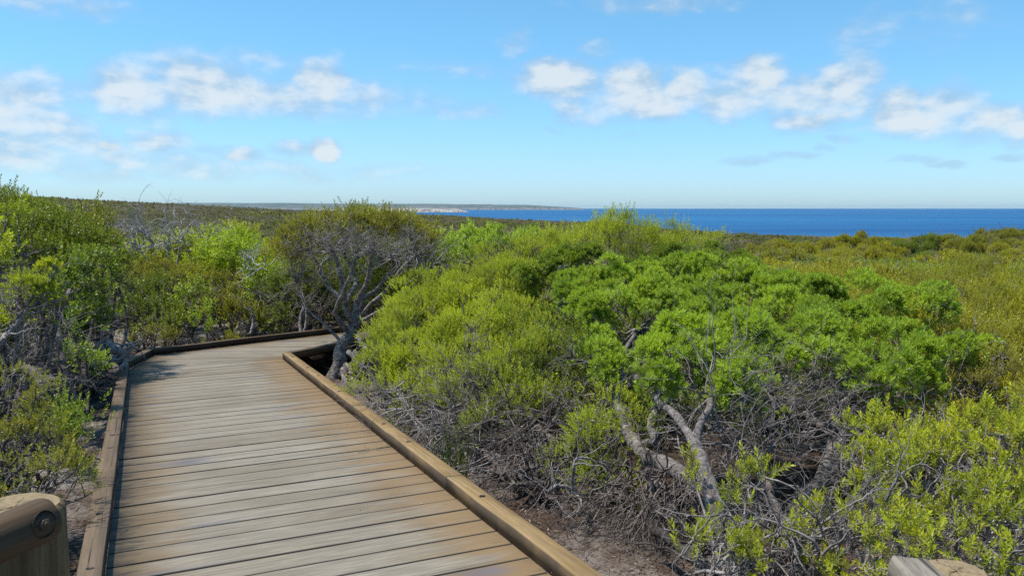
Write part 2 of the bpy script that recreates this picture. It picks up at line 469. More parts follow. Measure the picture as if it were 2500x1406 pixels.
def templates(f, n=3): return [f() for _ in range(n)]
SP = {
 'lime': dict(clumps=15, cr=.185, shoots=84, L=.05, out=.75, up=.50, rand=.68, axd=1.0, axup=.45, axr=.35, cjit=.50, rin=.78, flat=.85, long=.05, longs=1.6,
              tmpl=templates(lambda: leaf_template(16, .060, .0175, .0072, 68, 25))),
 'yellow': dict(clumps=15, cr=.17, shoots=60, L=.10, out=.65, up=.6, rand=.70, axup=1.0, axr=.4, cjit=.55, rin=.70, long=.14, longs=1.5,
              tmpl=templates(lambda: leaf_template(20, .10, .0165, .0072, 60, 25))),
 'cone': dict(clumps=17, cr=.145, shoots=78, L=.034, out=.75, up=.50, rand=.65, axd=1.0, axup=.55, axr=.2, cjit=.35, rin=.84, flat=.85, zmin=0.0,
              tmpl=templates(lambda: leaf_template(18, .038, .040, .0074, 75, 12))),
 'spiky': dict(clumps=62, cr=.060, shoots=9, L=.05, out=.6, up=.5, rand=.7, axup=.8, axr=.4, cjit=.45, long=.1, longs=1.4,
              tmpl=templates(lambda: leaf_template(22, .058, .022, .0062, 72, 25))),
 'wattle': dict(clumps=16, cr=.20, shoots=16, L=.15, out=.7, up=.3, rand=.8, axup=.4, axr=.6, cjit=.5,
              tmpl=templates(lambda: leaf_template(12, .17, .090, .017, 70, 30, droop=.25))),
 'mid': dict(clumps=17, cr=.17, shoots=22, L=.12, out=.75, up=.4, rand=.7, axup=.6, axr=.4, cjit=.35, long=.1, longs=1.4,
              tmpl=templates(lambda: leaf_template(14, .12, .038, .019, 65, 25))),
 'midfine': dict(clumps=19, cr=.16, shoots=24, L=.12, out=.75, up=.4, rand=.7, axup=.7, axr=.4, cjit=.35, long=.1, longs=1.4,
              tmpl=templates(lambda: leaf_template(15, .12, .030, .0155, 62, 22))),
 'far': dict(clumps=11, cr=.24, shoots=60, L=.2, out=.7, up=.6, rand=.65, axup=.7, axr=.45, cjit=.35, flat=.6,
              tmpl=templates(lambda: leaf_template(11, .14, .042, .021, 65, 25))),
}

def make_shrub(name, label, cat, base, lobes, species, leafmat, barkmat='bark', r0=.035, density=1.0, size=1.0, twigs=1.0, dead=0.0, deadmat='twig', stems=None, group=None, root=None, trunk=True):
    """lobes: list of (point, rx, ry, rz) in world space; returns the thing"""
    base = np.asarray(base, float)
    t = thing(name, label, cat, base, 0, group)
    L = np.array([[*(np.asarray(l[0]) - base), l[1], l[2], l[3]] for l in lobes])
    V, Q, at = foliage(L, SP[species], density, size)
    link('foliage', mesh_np('foliage', V, Q, M[leafmat], at), t)
    if trunk:
        g = Geo()
        ns = stems or max(1, min(5, len(L)))
        feet = np.array([[rng.normal(0, .05), rng.normal(0, .05), -.06] for _ in range(ns)])
        forks = []
        for i, lo in enumerate(L):
            f = feet[i % ns]
            c = lo[:3] - np.array([0, 0, lo[5] * .35])
            mid = f * .5 + c * .5 + rng.standard_normal(3) * .12 * np.linalg.norm(c - f) - np.array([0, 0, .08 * np.linalg.norm(c - f)])
            rr = r0 * (0.6 + 0.6 * min(1, lo[3] / .5))
            p = limb(g, [f, mid, c], rr, rr * .4, 9, 6)
            nb = max(3, int(7 * twigs))
            st = p[rng.integers(4, 9, nb)]
            dd = unit(rng.standard_normal((nb, 3)) + np.array([0, 0, .45]) + unit(c - f) * .3)
            branching(g, st, dd * lo[3:6], np.mean(lo[3:6]) * .75, rr * .38, 4, 2, .55, (0, 0, .25), .66, .2)
        V, Q, _ = g.get()
        link('branches', mesh_np('branches', V, Q, M[barkmat], smooth=True), t)
    if dead > 0:
        g = Geo()
        for lo in L:
            nb = int(6 * dead) + 1
            c = lo[:3] - np.array([0, 0, lo[5] * .6])
            st = c + rng.standard_normal((nb, 3)) * lo[3:6] * .3
            dd = unit(rng.standard_normal((nb, 3)) + np.array([0, -.5, -.35]))
            branching(g, st, dd, np.mean(lo[3:6]) * .55, .007, 5, 2, .5, (0, -.1, -.15), .75, .22, 3)
        V, Q, _ = g.get()
        link('dead_twigs', mesh_np('dead_twigs', V, Q, M[deadmat], smooth=True), t)['kind'] = 'stuff'
    return t
def ground_pt(px, py_hint, Y):
    p = P(px, py_hint, Y); return np.array([p[0], p[1], float(ground_z(p[0], p[1]))])
def LB(*rows):
    """rows (px, py, Y, r[, flat]) -> lobes"""
    out = []
    for r in rows:
        fl = r[4] if len(r) > 4 else .75
        out.append((P(r[0], r[1], r[2]), r[3], r[3], r[3] * fl))
    return out
#@@SCENE

# ------------------------------------------------------------------ ground, sea, far land
GB = on_deck(256.8, 1406); _e = on_deck(1359, 1406) - GB; _u = unit(on_deck(320, 900) - GB); GW = unit(_e - (_e @ _u) * _u); GWID = float(_e @ GW)
def ground_material():
    m, t, out = new_mat('sand and leaf litter ground')
    pos = t.node('ShaderNodeNewGeometry').outputs['Position']
    n1 = t.noise(pos, 1.1, 5, 0.6); n2 = t.noise(pos, 9, 6, 0.7); n3 = t.noise(pos, 55, 4, 0.7)
    sand = t.mix(n3, (0.21, 0.175, 0.145), (0.34, 0.295, 0.26))
    litter = t.mix(t.smooth(n3, .35, .65), (0.040, 0.026, 0.019), (0.13, 0.086, 0.062))
    f = t.smooth(t.math('ADD', t.math('ADD', n1, t.math('MULTIPLY', n2, .45)), t.math('MULTIPLY', n3, .2)), .70, .95)
    wr = t.vmath('DOT_PRODUCT', t.vmath('SUBTRACT', pos, tuple(GB)), tuple(GW))
    off = t.math('ABSOLUTE', t.math('SUBTRACT', wr, GWID / 2))
    f = t.math('MULTIPLY', f, t.smooth(t.math('ADD', off, t.math('MULTIPLY', n1, .8)), GWID / 2 + 1.9, GWID / 2 + .9))
    near = t.mix(f, litter, sand)
    r = t.vmath('LENGTH', pos)
    f1 = t.noise(pos, .05, 5, .6); f2 = t.noise(pos, .35, 5, .65)
    heath = t.mix(t.smooth(f1, .4, .6), (0.085, 0.072, 0.040), (0.13, 0.11, 0.08))
    heath = t.mix(t.smooth(f2, .52, .68), heath, (0.06, 0.075, 0.018))
    c = t.mix(t.smooth(r, 16, 24), near, heath)
    b = principled(t, c, 0.95, 0.1, t.math('ADD', n2, n3), 0.9, 0.03)
    t.l.new(b.outputs[0], out.inputs[0]); return m
rr = np.concatenate([np.linspace(0.0, 14, 110), 14 * (900 / 14.0) ** np.linspace(0.02, 1, 110)])
aa = np.radians(np.concatenate([np.linspace(-180, -46, 34), np.linspace(-44, 44, 177), np.linspace(46, 178, 34)]))
rg, ag = np.meshgrid(rr, aa, indexing='ij')
xg, yg = rg * np.sin(ag), rg * np.cos(ag)
zg = ground_z(xg, yg)
idx = np.arange(rg.size).reshape(rg.shape)
nx_ = np.roll(idx, -1, 1)
Qg = np.stack([idx[:-1], idx[1:], nx_[1:], nx_[:-1]], -1).reshape(-1, 4)
gr = link('ground', mesh_np('ground', np.stack([xg, yg, zg], -1).reshape(-1, 3), Qg[:, ::-1], ground_material(), smooth=True))
gr['kind'] = 'structure'

SEA_Z = -20.0
def sea_material():
    m, t, out = new_mat('deep blue sea')
    pos = t.node('ShaderNodeNewGeometry').outputs['Position']
    streak = t.noise(t.mapping(pos, (.0005, .0022, 1)), 1, 6, .6)
    chop = t.noise(t.mapping(pos, (.003, .012, 1)), 1, 5, .65)
    c = t.mix(t.smooth(streak, .35, .65), (0.005, 0.058, 0.165), (0.014, 0.112, 0.255))
    c = t.mix(t.math('MULTIPLY', t.smooth(chop, .55, .75), .35), c, (0.02, 0.10, 0.25))
    b = principled(t, c, 0.5, 0.08)
    t.l.new(b.outputs[0], out.inputs[0]); return m
S = 18000
sv = np.array([[-S, -2000, SEA_Z], [S, -2000, SEA_Z], [S, S, SEA_Z], [-S, S, SEA_Z]])
sea = link('sea', mesh_np('sea', sv, np.array([[0, 1, 2, 3]]), sea_material())); sea['kind'] = 'structure'

def land_material(name, scrub, scrub2, rock, rock2, cliff_top):
    m, t, out = new_mat(name)
    geo = t.node('ShaderNodeNewGeometry'); pos = geo.outputs['Position']
    nz_ = t.node('ShaderNodeSeparateXYZ'); t.put(nz_.inputs[0], geo.outputs['Normal'])
    pz = t.node('ShaderNodeSeparateXYZ'); t.put(pz.inputs[0], pos)
    n1 = t.noise(t.mapping(pos, (.004, .004, .02)), 1, 6, .65)
    n2 = t.noise(t.mapping(pos, (.02, .02, .06)), 1, 5, .7)
    green = t.mix(t.smooth(n1, .35, .65), scrub, scrub2)
    stone = t.mix(t.smooth(n2, .35, .62), rock, rock2)
    h = t.math('ADD', pz.outputs[2], t.math('MULTIPLY', t.math('SUBTRACT', n1, .5), 22))
    c = t.mix(t.smooth(h, cliff_top - 4, cliff_top + 4), stone, green)
    b = principled(t, c, .95, .1); t.l.new(b.outputs[0], out.inputs[0]); return m
def headland(name, line, depth, mat, seed):
    """line: (photo x, top y, Y) along the coast; a solid ridge with a cliff foot towards the camera"""
    line = np.array(line, float); n = 260
    s = np.linspace(0, 1, n); k = np.linspace(0, 1, len(line))
    px = np.interp(s, k, line[:, 0]); py = np.interp(s, k, line[:, 1]); Y = np.interp(s, k, line[:, 2])
    prof = [(-.16, 0, 0), (-.10, 0.02, .18), (-.07, .30, .6), (-.03, .55, .9), (.05, .75, .5), (.25, .9, .3), (.6, 1.0, .2), (1.0, .97, .2), (1.5, .4, 0), (1.8, -.2, 0)]
    V = []
    for i in range(n):
        top = P(px[i], py[i], Y[i]); H = top[2] - SEA_Z
        for (d, h, rg_) in prof:
            jj = (vnoise(i * .35, d * 9, seed) - .5) * rg_ * .35 + (vnoise(i * .09, d * 5, seed + 1) - .5) * rg_ * .3
            k2 = 1 + (d * depth) / Y[i]
            off = depth * .10 * (vnoise(i * .22, d, seed + 2) - .5)
            V.append([top[0] * (Y[i] + d * depth + off) / Y[i], Y[i] + d * depth + off, SEA_Z - 2 + (H + 2) * max(-.2, h + jj * (h > 0))])
    V = np.array(V); kx = len(prof); idx = np.arange(n * kx).reshape(n, kx)
    Q = np.stack([idx[:-1, :-1], idx[1:, :-1], idx[1:, 1:], idx[:-1, 1:]], -1).reshape(-1, 4)
    o = link(name, mesh_np(name, V, Q, mat)); o['kind'] = 'structure'; return o
headland('far_headland_terrain', [(300, 497, 9000), (440, 494, 9000), (620, 494.5, 9000), (860, 496, 8800), (1060, 497, 8600), (1180, 498, 8500), (1290, 500, 8400), (1345, 503.5, 8400), (1390, 506, 8400), (1425, 509.5, 8400)],
         1500, land_material('far scrub and pale cliffs', (0.075, 0.095, 0.085), (0.12, 0.13, 0.115), (0.075, 0.08, 0.075), (0.20, 0.195, 0.185), -2), 5)
headland('white_cliff_terrain', [(640, 519, 4400), (760, 514, 4300), (850, 509, 4200), (960, 508.5, 4000), (1040, 508, 3950), (1085, 509.5, 3900), (1120, 511, 3900), (1138, 515, 3900), (1150, 521, 3900)],
         420, land_material('pale limestone cliffs', (0.10, 0.11, 0.085), (0.17, 0.165, 0.13), (0.13, 0.12, 0.105), (0.34, 0.315, 0.28), 2), 15)

# ------------------------------------------------------------------ boardwalk
def deck_material():
    m, t, out = new_mat('weathered deck boards')
    uv = t.node('ShaderNodeUVMap', uv_map='UVMap').outputs[0]
    e = t.node('ShaderNodeUVMap', uv_map='edges').outputs[0]
    es = t.node('ShaderNodeSeparateXYZ'); t.put(es.inputs[0], e)
    dl, dr = es.outputs[0], es.outputs[1]
    brnd = t.attr('brnd')
    pos = t.node('ShaderNodeNewGeometry').outputs['Position']
    grain = t.noise(t.mapping(uv, (2.2, 60, 1)), 1, 6, .68, .5)
    fine = t.noise(t.mapping(uv, (4.5, 125, 1)), 1, 5, .7)
    broad = t.noise(pos, 1.5, 4, .55)
    blotch = t.noise(t.mapping(uv, (1.6, 5.0, 1)), 1, 4, .6)
    c = t.ramp(brnd, [(0, (0.205, 0.166, 0.114)), (.35, (0.250, 0.211, 0.153)), (.7, (0.276, 0.238, 0.178)), (1, (0.212, 0.18, 0.132))])
    c = t.mix(t.math('MULTIPLY', t.smooth(broad, .4, .65), .5), c, (0.318, 0.282, 0.222))
    c = t.mix(t.math('MULTIPLY', t.smooth(grain, .40, .58), .9), t.mix(.42, c, (0.10, 0.085, 0.06)), c)
    c = t.mix(t.math('MULTIPLY', t.smooth(fine, .56, .44), .8), c, t.mix(.45, c, (0.07, 0.055, 0.035)))
    # tannin staining along both edges, with ragged fronts that follow the boards
    rag = t.math('MULTIPLY', t.math('SUBTRACT', blotch, .5), 1.1)
    rag2 = t.math('MULTIPLY', t.math('SUBTRACT', t.noise(t.mapping(uv, (5, 16, 1), (3, 7, 0)), 1, 5, .65), .5), .5)
    fr = t.smooth(t.math('ADD', dr, rag), .58, .05)
    fl = t.smooth(t.math('ADD', dl, rag), .50, .04)
    c = t.mix(t.math('MULTIPLY', fr, .88), c, (0.172, 0.104, 0.040))
    c = t.mix(t.math('MULTIPLY', fl, .78), c, (0.158, 0.100, 0.042))
    blue = t.math('MULTIPLY', t.smooth(t.noise(t.mapping(uv, (.9, 3.1, 1), (11, 5, 0)), 1, 3, .5), .56, .70), t.math('MULTIPLY', t.smooth(t.math('MINIMUM', dl, dr), .06, .22), t.smooth(t.math('MINIMUM', dl, dr), .80, .40)))
    c = t.mix(t.math('MULTIPLY', blue, .62), c, (0.095, 0.095, 0.125))
    dstreak = t.math('MULTIPLY', t.smooth(t.noise(t.mapping(uv, (1.0, 22, 1), (2, 9, 0)), 1, 4, .6), .60, .72), t.smooth(t.math('MINIMUM', dl, dr), .9, .1))
    c = t.mix(t.math('MULTIPLY', dstreak, .65), c, (0.07, 0.055, 0.05))
    gl = t.smooth(t.math('ADD', dl, rag2), .15, -.02)  # ragged dark strip beside the left kerb
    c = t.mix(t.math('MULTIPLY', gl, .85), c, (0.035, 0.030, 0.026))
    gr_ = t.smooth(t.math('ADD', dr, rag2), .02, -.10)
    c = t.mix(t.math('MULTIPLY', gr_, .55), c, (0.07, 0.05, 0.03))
    c = t.mix(t.math('MULTIPLY', t.smooth(t.attr('edge'), .35, 1.0), .85), c, (0.035, 0.028, 0.02))
    # checks and knots
    crack = t.noise(t.mapping(uv, (1.1, 95, 1), (5, 1, 0)), 1, 2, .5)
    cm = t.math('MULTIPLY', t.smooth(crack, .62, .66), t.smooth(t.noise(t.mapping(uv, (.8, 9, 1), (1, 4, 0)), 1, 2, .5), .5, .62))
    c = t.mix(t.math('MULTIPLY', cm, .85), c, (0.03, 0.025, 0.02))
    vor = t.node('ShaderNodeTexVoronoi'); t.put(vor.inputs['Vector'], t.mapping(uv, (1.5, 5.5, 1))); vor.inputs['Scale'].default_value = 1.0
    knot = t.smooth(t.math('ADD', vor.outputs['Distance'], t.math('MULTIPLY', fine, .05)), .10, .05)
    c = t.mix(t.math('MULTIPLY', knot, .6), c, (0.10, 0.065, 0.035))
    b = principled(t, c, t.math('ADD', .56, t.math('MULTIPLY', grain, .25)), .32, t.math('SUBTRACT', t.math('ADD', grain, t.math('MULTIPLY', fine, .5)), t.math('MULTIPLY', cm, 2)), .45, .004)
    t.l.new(b.outputs[0], out.inputs[0]); return m
def timber_material(name, a, b_, stain_shade=(0.06, 0.045, 0.035), stain_amt=.8):
    m, t, out = new_mat(name)
    uv = t.node('ShaderNodeUVMap', uv_map='UVMap').outputs[0]
    us = t.node('ShaderNodeSeparateXYZ'); t.put(us.inputs[0], uv)
    grain = t.noise(t.mapping(uv, (1.6, 55, 1)), 1, 6, .66, .6)
    fine = t.noise(t.mapping(uv, (6, 190, 1)), 1, 3, .6)
    broad = t.noise(t.mapping(uv, (1.5, 6, 1)), 1, 4, .6)
    c = t.mix(t.smooth(broad, .35, .65), a, b_)
    c = t.mix(t.math('MULTIPLY', t.smooth(grain, .62, .40), .6), c, t.mix(.5, c, (0.03, 0.02, 0.01)))
    c = t.mix(t.math('MULTIPLY', t.smooth(fine, .6, .35), .3), c, t.mix(.5, c, (0.03, 0.02, 0.01)))
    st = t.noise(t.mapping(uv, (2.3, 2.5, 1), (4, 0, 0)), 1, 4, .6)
    side = t.smooth(us.outputs[1], .088, .076)          # the face towards the boards, worn, stained and darkened to paint in its shade
    c = t.mix(t.math('MULTIPLY', t.math('MULTIPLY', t.smooth(st, .34, .56), side), stain_amt), c, stain_shade)
    c = t.mix(t.math('MULTIPLY', side, .42), c, stain_shade)  # even darkening: shade of this face put into the colour
    crack = t.noise(t.mapping(uv, (.9, 70, 1), (5, 1, 0)), 1, 2, .5)
    cm = t.math('MULTIPLY', t.smooth(crack, .64, .68), t.smooth(broad, .45, .6))
    c = t.mix(t.math('MULTIPLY', cm, .9), c, (0.02, 0.014, 0.01))
    b = principled(t, c, .65, .3, t.math('SUBTRACT', grain, t.math('MULTIPLY', cm, 2)), .45, .005)
    t.l.new(b.outputs[0], out.inputs[0]); return m
M['deck'] = deck_material()
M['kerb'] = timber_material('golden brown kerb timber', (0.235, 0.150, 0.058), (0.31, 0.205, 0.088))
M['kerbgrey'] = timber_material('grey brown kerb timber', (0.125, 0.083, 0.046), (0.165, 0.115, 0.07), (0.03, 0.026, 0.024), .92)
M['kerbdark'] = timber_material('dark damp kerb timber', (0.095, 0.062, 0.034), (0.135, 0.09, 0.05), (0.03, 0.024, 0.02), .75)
M['bearer'] = bark_mat('dark bearer timber', (0.03, 0.024, 0.02), (0.085, 0.065, 0.05), 8)
m_, t_, o_ = new_mat('dark recess shade'); b_ = principled(t_, (0.022, 0.016, 0.013), .6, .5); t_.l.new(b_.outputs[0], o_.inputs[0]); M['hole_shade'] = m_  # near black stands for the shade inside recesses
m_, t_, o_ = new_mat('rusted steel washer'); p_ = t_.node('ShaderNodeTexCoord').outputs['Object']
b_ = principled(t_, t_.mix(t_.noise(p_, 90, 4, .6), (0.06, 0.036, 0.022), (0.13, 0.085, 0.055)), .65, .4); b_.inputs['Metallic'].default_value = .35; t_.l.new(b_.outputs[0], o_.inputs[0]); M['washer'] = m_

Lp, Rp = on_deck(256.8, 1406), on_deck(1359, 1406)
L2, R2 = on_deck(320, 900), on_deck(690, 877)
u_d = unit(unit(L2 - Lp) + unit(R2 - Rp)); w_d = np.cross(u_d, DN)
WID = float(((Rp - Lp) + (R2 - L2)) @ w_d / 2)
base0 = Lp
sL2 = float((L2 - base0) @ u_d)
def DKP(s, wv): return base0 + u_d * s + w_d * wv
L2 = DKP(sL2, 0); sR2 = float((R2 - base0) @ u_d); R2 = DKP(sR2, WID)
A2, B2 = on_deck(373, 868), on_deck(830, 812)
D2 = on_deck(815, 838)
dirL = unit(B2 - A2); dirR = unit(unit(D2 - R2) * .5 + dirL * .5)
B3 = A2 + dirL * 8.0; D3 = R2 + dirR * 8.0
s0 = -2.3
# board boundaries as pairs of points on the left and right edges
PITCH_B = .2
edges = []
s = s0
while s < min(sL2, sR2) - .02:
    edges.append((DKP(s, 0), DKP(s, WID))); s += PITCH_B
lp_ = [edges[-1][0], L2, A2, B3]; rp_ = [edges[-1][1], R2, D3]
def along(poly, d):
    for a, b in zip(poly[:-1], poly[1:]):
        l = np.linalg.norm(b - a)
        if d <= l: return a + (b - a) * d / l
        d -= l
    return poly[-1]
lenl = [np.linalg.norm(L2 - edges[-1][0]), np.linalg.norm(A2 - L2)]
turn_l = sum(lenl); turn_r = np.linalg.norm(R2 - edges[-1][1])
nt = int(round(turn_l / PITCH_B))
for i in range(1, nt + 1):
    edges.append((along(lp_, turn_l * i / nt), along(rp_, (turn_r + .25) * i / nt)))
for i in range(1, 36):
    edges.append((along(lp_, turn_l + i * PITCH_B), along(rp_, turn_r + .25 + i * PITCH_B * .97)))

def deck_boards(edges, name, parent):
    V = []; Q = []; UV = []; UE = []; BR = []; EG = []
    for i, ((a0, b0), (a1, b1)) in enumerate(zip(edges[:-1], edges[1:])):
        W0 = np.linalg.norm(b0 - a0); bid = random.random(); dz = random.gauss(0, .0012); tilt = random.gauss(0, .0012)
        gap = .0048 + abs(random.gauss(0, .0012)); jl = random.uniform(-.012, .012); jr = random.uniform(-.012, .012)
        off = random.uniform(0, 40)
        nseg = 6
        f0 = a1 - a0; f1 = b1 - b0
        la, lb = max(np.linalg.norm(f0), 1e-4), max(np.linalg.norm(f1), 1e-4)
        start = len(V)
        for j in range(nseg + 1):
            t = j / nseg
            e0 = a0 * (1 - t) + b0 * t; e1 = a1 * (1 - t) + b1 * t
            wid = np.linalg.norm(e1 - e0); dirn = (e1 - e0) / max(wid, 1e-5)
            p0 = e0 + dirn * gap * min(1, wid / .08); p1 = e1 - dirn * gap * min(1, wid / .08)
            wv = np.linalg.norm(p1 - p0); ch = min(.0025, wv * .2)
            dwn = DN * (dz + tilt * (t - .5))
            in_ = min(.011, wv * .3)
            prof = [(p0, -.036), (p0, -.003), (p0 + dirn * ch, 0), (p0 + dirn * in_, .0004), (p1 - dirn * in_, .0004), (p1 - dirn * ch, 0), (p1, -.003), (p1, -.036)]
            dl = W0 * t; drr = W0 - dl
            for (q, h) in prof:
                V.append(q + DN * h + dwn); UV.append((dl + off, np.linalg.norm(q - e0) + i * .37)); UE.append((dl, drr)); BR.append(bid)
            EG.extend([1, 1, 1, 0, 0, 1, 1, 1])
        for j in range(nseg):
            for k in range(8):
                a = start + j * 8 + k; b = start + j * 8 + (k + 1) % 8
                Q.append((a, b, b + 8, a + 8))
        for s_, fl in ((start, False), (start + nseg * 8, True)):
            q1 = (s_, s_ + 1, s_ + 6, s_ + 7); q2 = (s_ + 1, s_ + 2, s_ + 5, s_ + 6); q3 = (s_ + 2, s_ + 3, s_ + 4, s_ + 5)
            Q += [q1[::-1], q2[::-1], q3[::-1]] if fl else [q1, q2, q3]
    me = mesh_np(name, np.array(V), np.array(Q), M['deck'], {'brnd': np.array(BR), 'edge': np.array(EG)}, uvs={'UVMap': np.array(UV), 'edges': np.array(UE)})
    return link(name, me, parent)
walk = thing('boardwalk', 'weathered timber boardwalk with low kerb beams bending right behind the gnarled tree', 'boardwalk')
deck_boards(edges, 'decking', walk)

KH, KW = .088, .104
def kerb(poly, side, mats, splits):
    """poly of inner bottom edge points; side -1 outer is to the left, +1 to the right; each timber its own mesh"""
    n = len(poly)
    outs = []
    for i in range(n):
        d0 = unit(poly[i] - poly[i - 1]) if i > 0 else None
        d1 = unit(poly[i + 1] - poly[i]) if i < n - 1 else None
        d0 = d1 if d0 is None else d0; d1 = d0 if d1 is None else d1
        o0 = np.cross(d0, DN) * side; o1 = np.cross(d1, DN) * side
        o = unit(o0 + o1); outs.append(o / max(.4, float(o @ o0)))
    for i in range(n - 1):
        cuts = [0.0] + splits.get(i, []) + [1.0]
        for c0, c1 in zip(cuts[:-1], cuts[1:]):
            ln = np.linalg.norm(poly[i + 1] - poly[i])
            g0 = .003 / ln
            a, b = c0 + g0, c1 - g0
            ns = max(3, int((b - a) * ln / .25))
            V = []; UV = []; Q = []
            ch = .0045; off = random.uniform(0, 50)
            for j in range(ns + 1):
                t = a + (b - a) * j / ns
                p = poly[i] * (1 - t) + poly[i + 1] * t
                o = outs[i] * (1 - t) + outs[i + 1] * t
                jg = random.gauss(0, .0015)
                prof = [(0, .002, 0), (0, KH - ch, .08), (ch, KH, .095), (KW - ch, KH, .185), (KW, KH - ch, .20), (KW, .002 - .12 * 0, .28)]
                for (x, h, vv) in prof:
                    V.append(p + o * (x + jg * (x == 0)) + DN * (h + (jg if h > .05 else 0))); UV.append((t * ln + off, vv + off))
            UV = np.array(UV); UV[:, 1] -= off
            for j in range(ns):
                for k in range(6):
                    a_ = j * 6 + k; b_ = j * 6 + (k + 1) % 6
                    Q.append((a_, b_, b_ + 6, a_ + 6))
            for s_, fl in ((0, False), (ns * 6, True)):
                q1 = (s_, s_ + 1, s_ + 4, s_ + 5); q2 = (s_ + 1, s_ + 2, s_ + 3, s_ + 4)
                Q += [q1[::-1], q2[::-1]] if fl else [q1, q2]
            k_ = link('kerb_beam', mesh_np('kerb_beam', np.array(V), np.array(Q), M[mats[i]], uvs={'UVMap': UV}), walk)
            # dark discs on the top, coloured as the shade in bolt holes
            nb = max(1, int((b - a) * ln / .95))
            for q in range(nb):
                t = a + (b - a) * (q + .12 + .76 * random.random()) / nb
                p = poly[i] * (1 - t) + poly[i + 1] * t + (outs[i] * (1 - t) + outs[i + 1] * t) * KW * .5 + DN * (KH + .0035)
                dd = unit(poly[i + 1] - poly[i]); ww = np.cross(dd, DN)
                an = np.linspace(0, 2 * np.pi, 12, endpoint=False)
                ring = p + np.cos(an)[:, None] * ww * .017 + np.sin(an)[:, None] * dd * .013
                Vb = np.vstack([ring, ring - DN * .006]); Qb = [(x, (x + 1) % 12, 12 + (x + 1) % 12, 12 + x) for x in range(12)] + [(0, 1, 2, 3), (0, 3, 4, 5), (0, 5, 6, 7), (0, 7, 8, 9), (0, 9, 10, 11)]
                link('hole_shade', mesh_np('hole_shade', Vb, np.array(Qb), M['hole_shade']), k_)
Lk0 = DKP(s0, 0); Rk0 = DKP(s0, WID)
def frac(p, a, b): return float((p - a) @ (b - a) / ((b - a) @ (b - a)))
jl = frac(on_deck(289, 1046), Lk0, L2)
jr = frac(on_deck(868, 1014), Rk0, R2)
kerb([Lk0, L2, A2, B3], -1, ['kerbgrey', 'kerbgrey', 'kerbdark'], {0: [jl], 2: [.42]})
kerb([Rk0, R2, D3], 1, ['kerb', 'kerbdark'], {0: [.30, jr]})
# bearers and stumps under the boards
def beam(p0, p1, wdt, hgt, top, name, mat, parent):
    d = unit(p1 - p0); s_ = np.cross(d, DN) * wdt / 2
    V = []
    for p in (p0, p1):
        for (a, b) in ((-1, -top), (1, -top), (1, -top - hgt), (-1, -top - hgt)): V.append(p + s_ * a + DN * b)
    Q = [(0, 1, 5, 4), (1, 2, 6, 5), (2, 3, 7, 6), (3, 0, 4, 7), (0, 3, 2, 1), (4, 5, 6, 7)]
    return link(name, mesh_np(name, np.array(V), np.array(Q), M[mat]), parent)
beam(DKP(s0, .10), DKP(sL2, .10), .07, .14, .038, 'bearer', 'bearer', walk)
beam(DKP(s0, WID - .10), DKP(sR2, WID - .10), .07, .14, .038, 'bearer', 'bearer', walk)
oR = np.cross(DN, dirR) ; oL = -np.cross(DN, dirL)
beam(R2 + oR * .10 + dirR * .08, D3 + oR * .10, .07, .17, .038, 'bearer', 'bearer', walk)
beam(A2 + oL * .10 + dirL * .08, B3 + oL * .10, .07, .17, .038, 'bearer', 'bearer', walk)
for k in range(5):
    for (p) in (R2 + oR * .22 + dirR * (.4 + 1.3 * k), ):
        g = Geo(); gz = float(ground_z(p[0], p[1]))
        g.tubes(np.array([[[p[0], p[1], gz - .2], [p[0], p[1], p[2] - .05]]]), np.array([[.07, .07]]), 10)
        V, Q, _ = g.get(); link('stump', mesh_np('stump', V, Q, M['bearer'], smooth=True), walk)
beam(R2 + oR * .17 + dirR * .1 - DN * .18, D3 + oR * .17 - DN * .18, .04, .24, .038, 'fascia_board', 'bearer', walk)

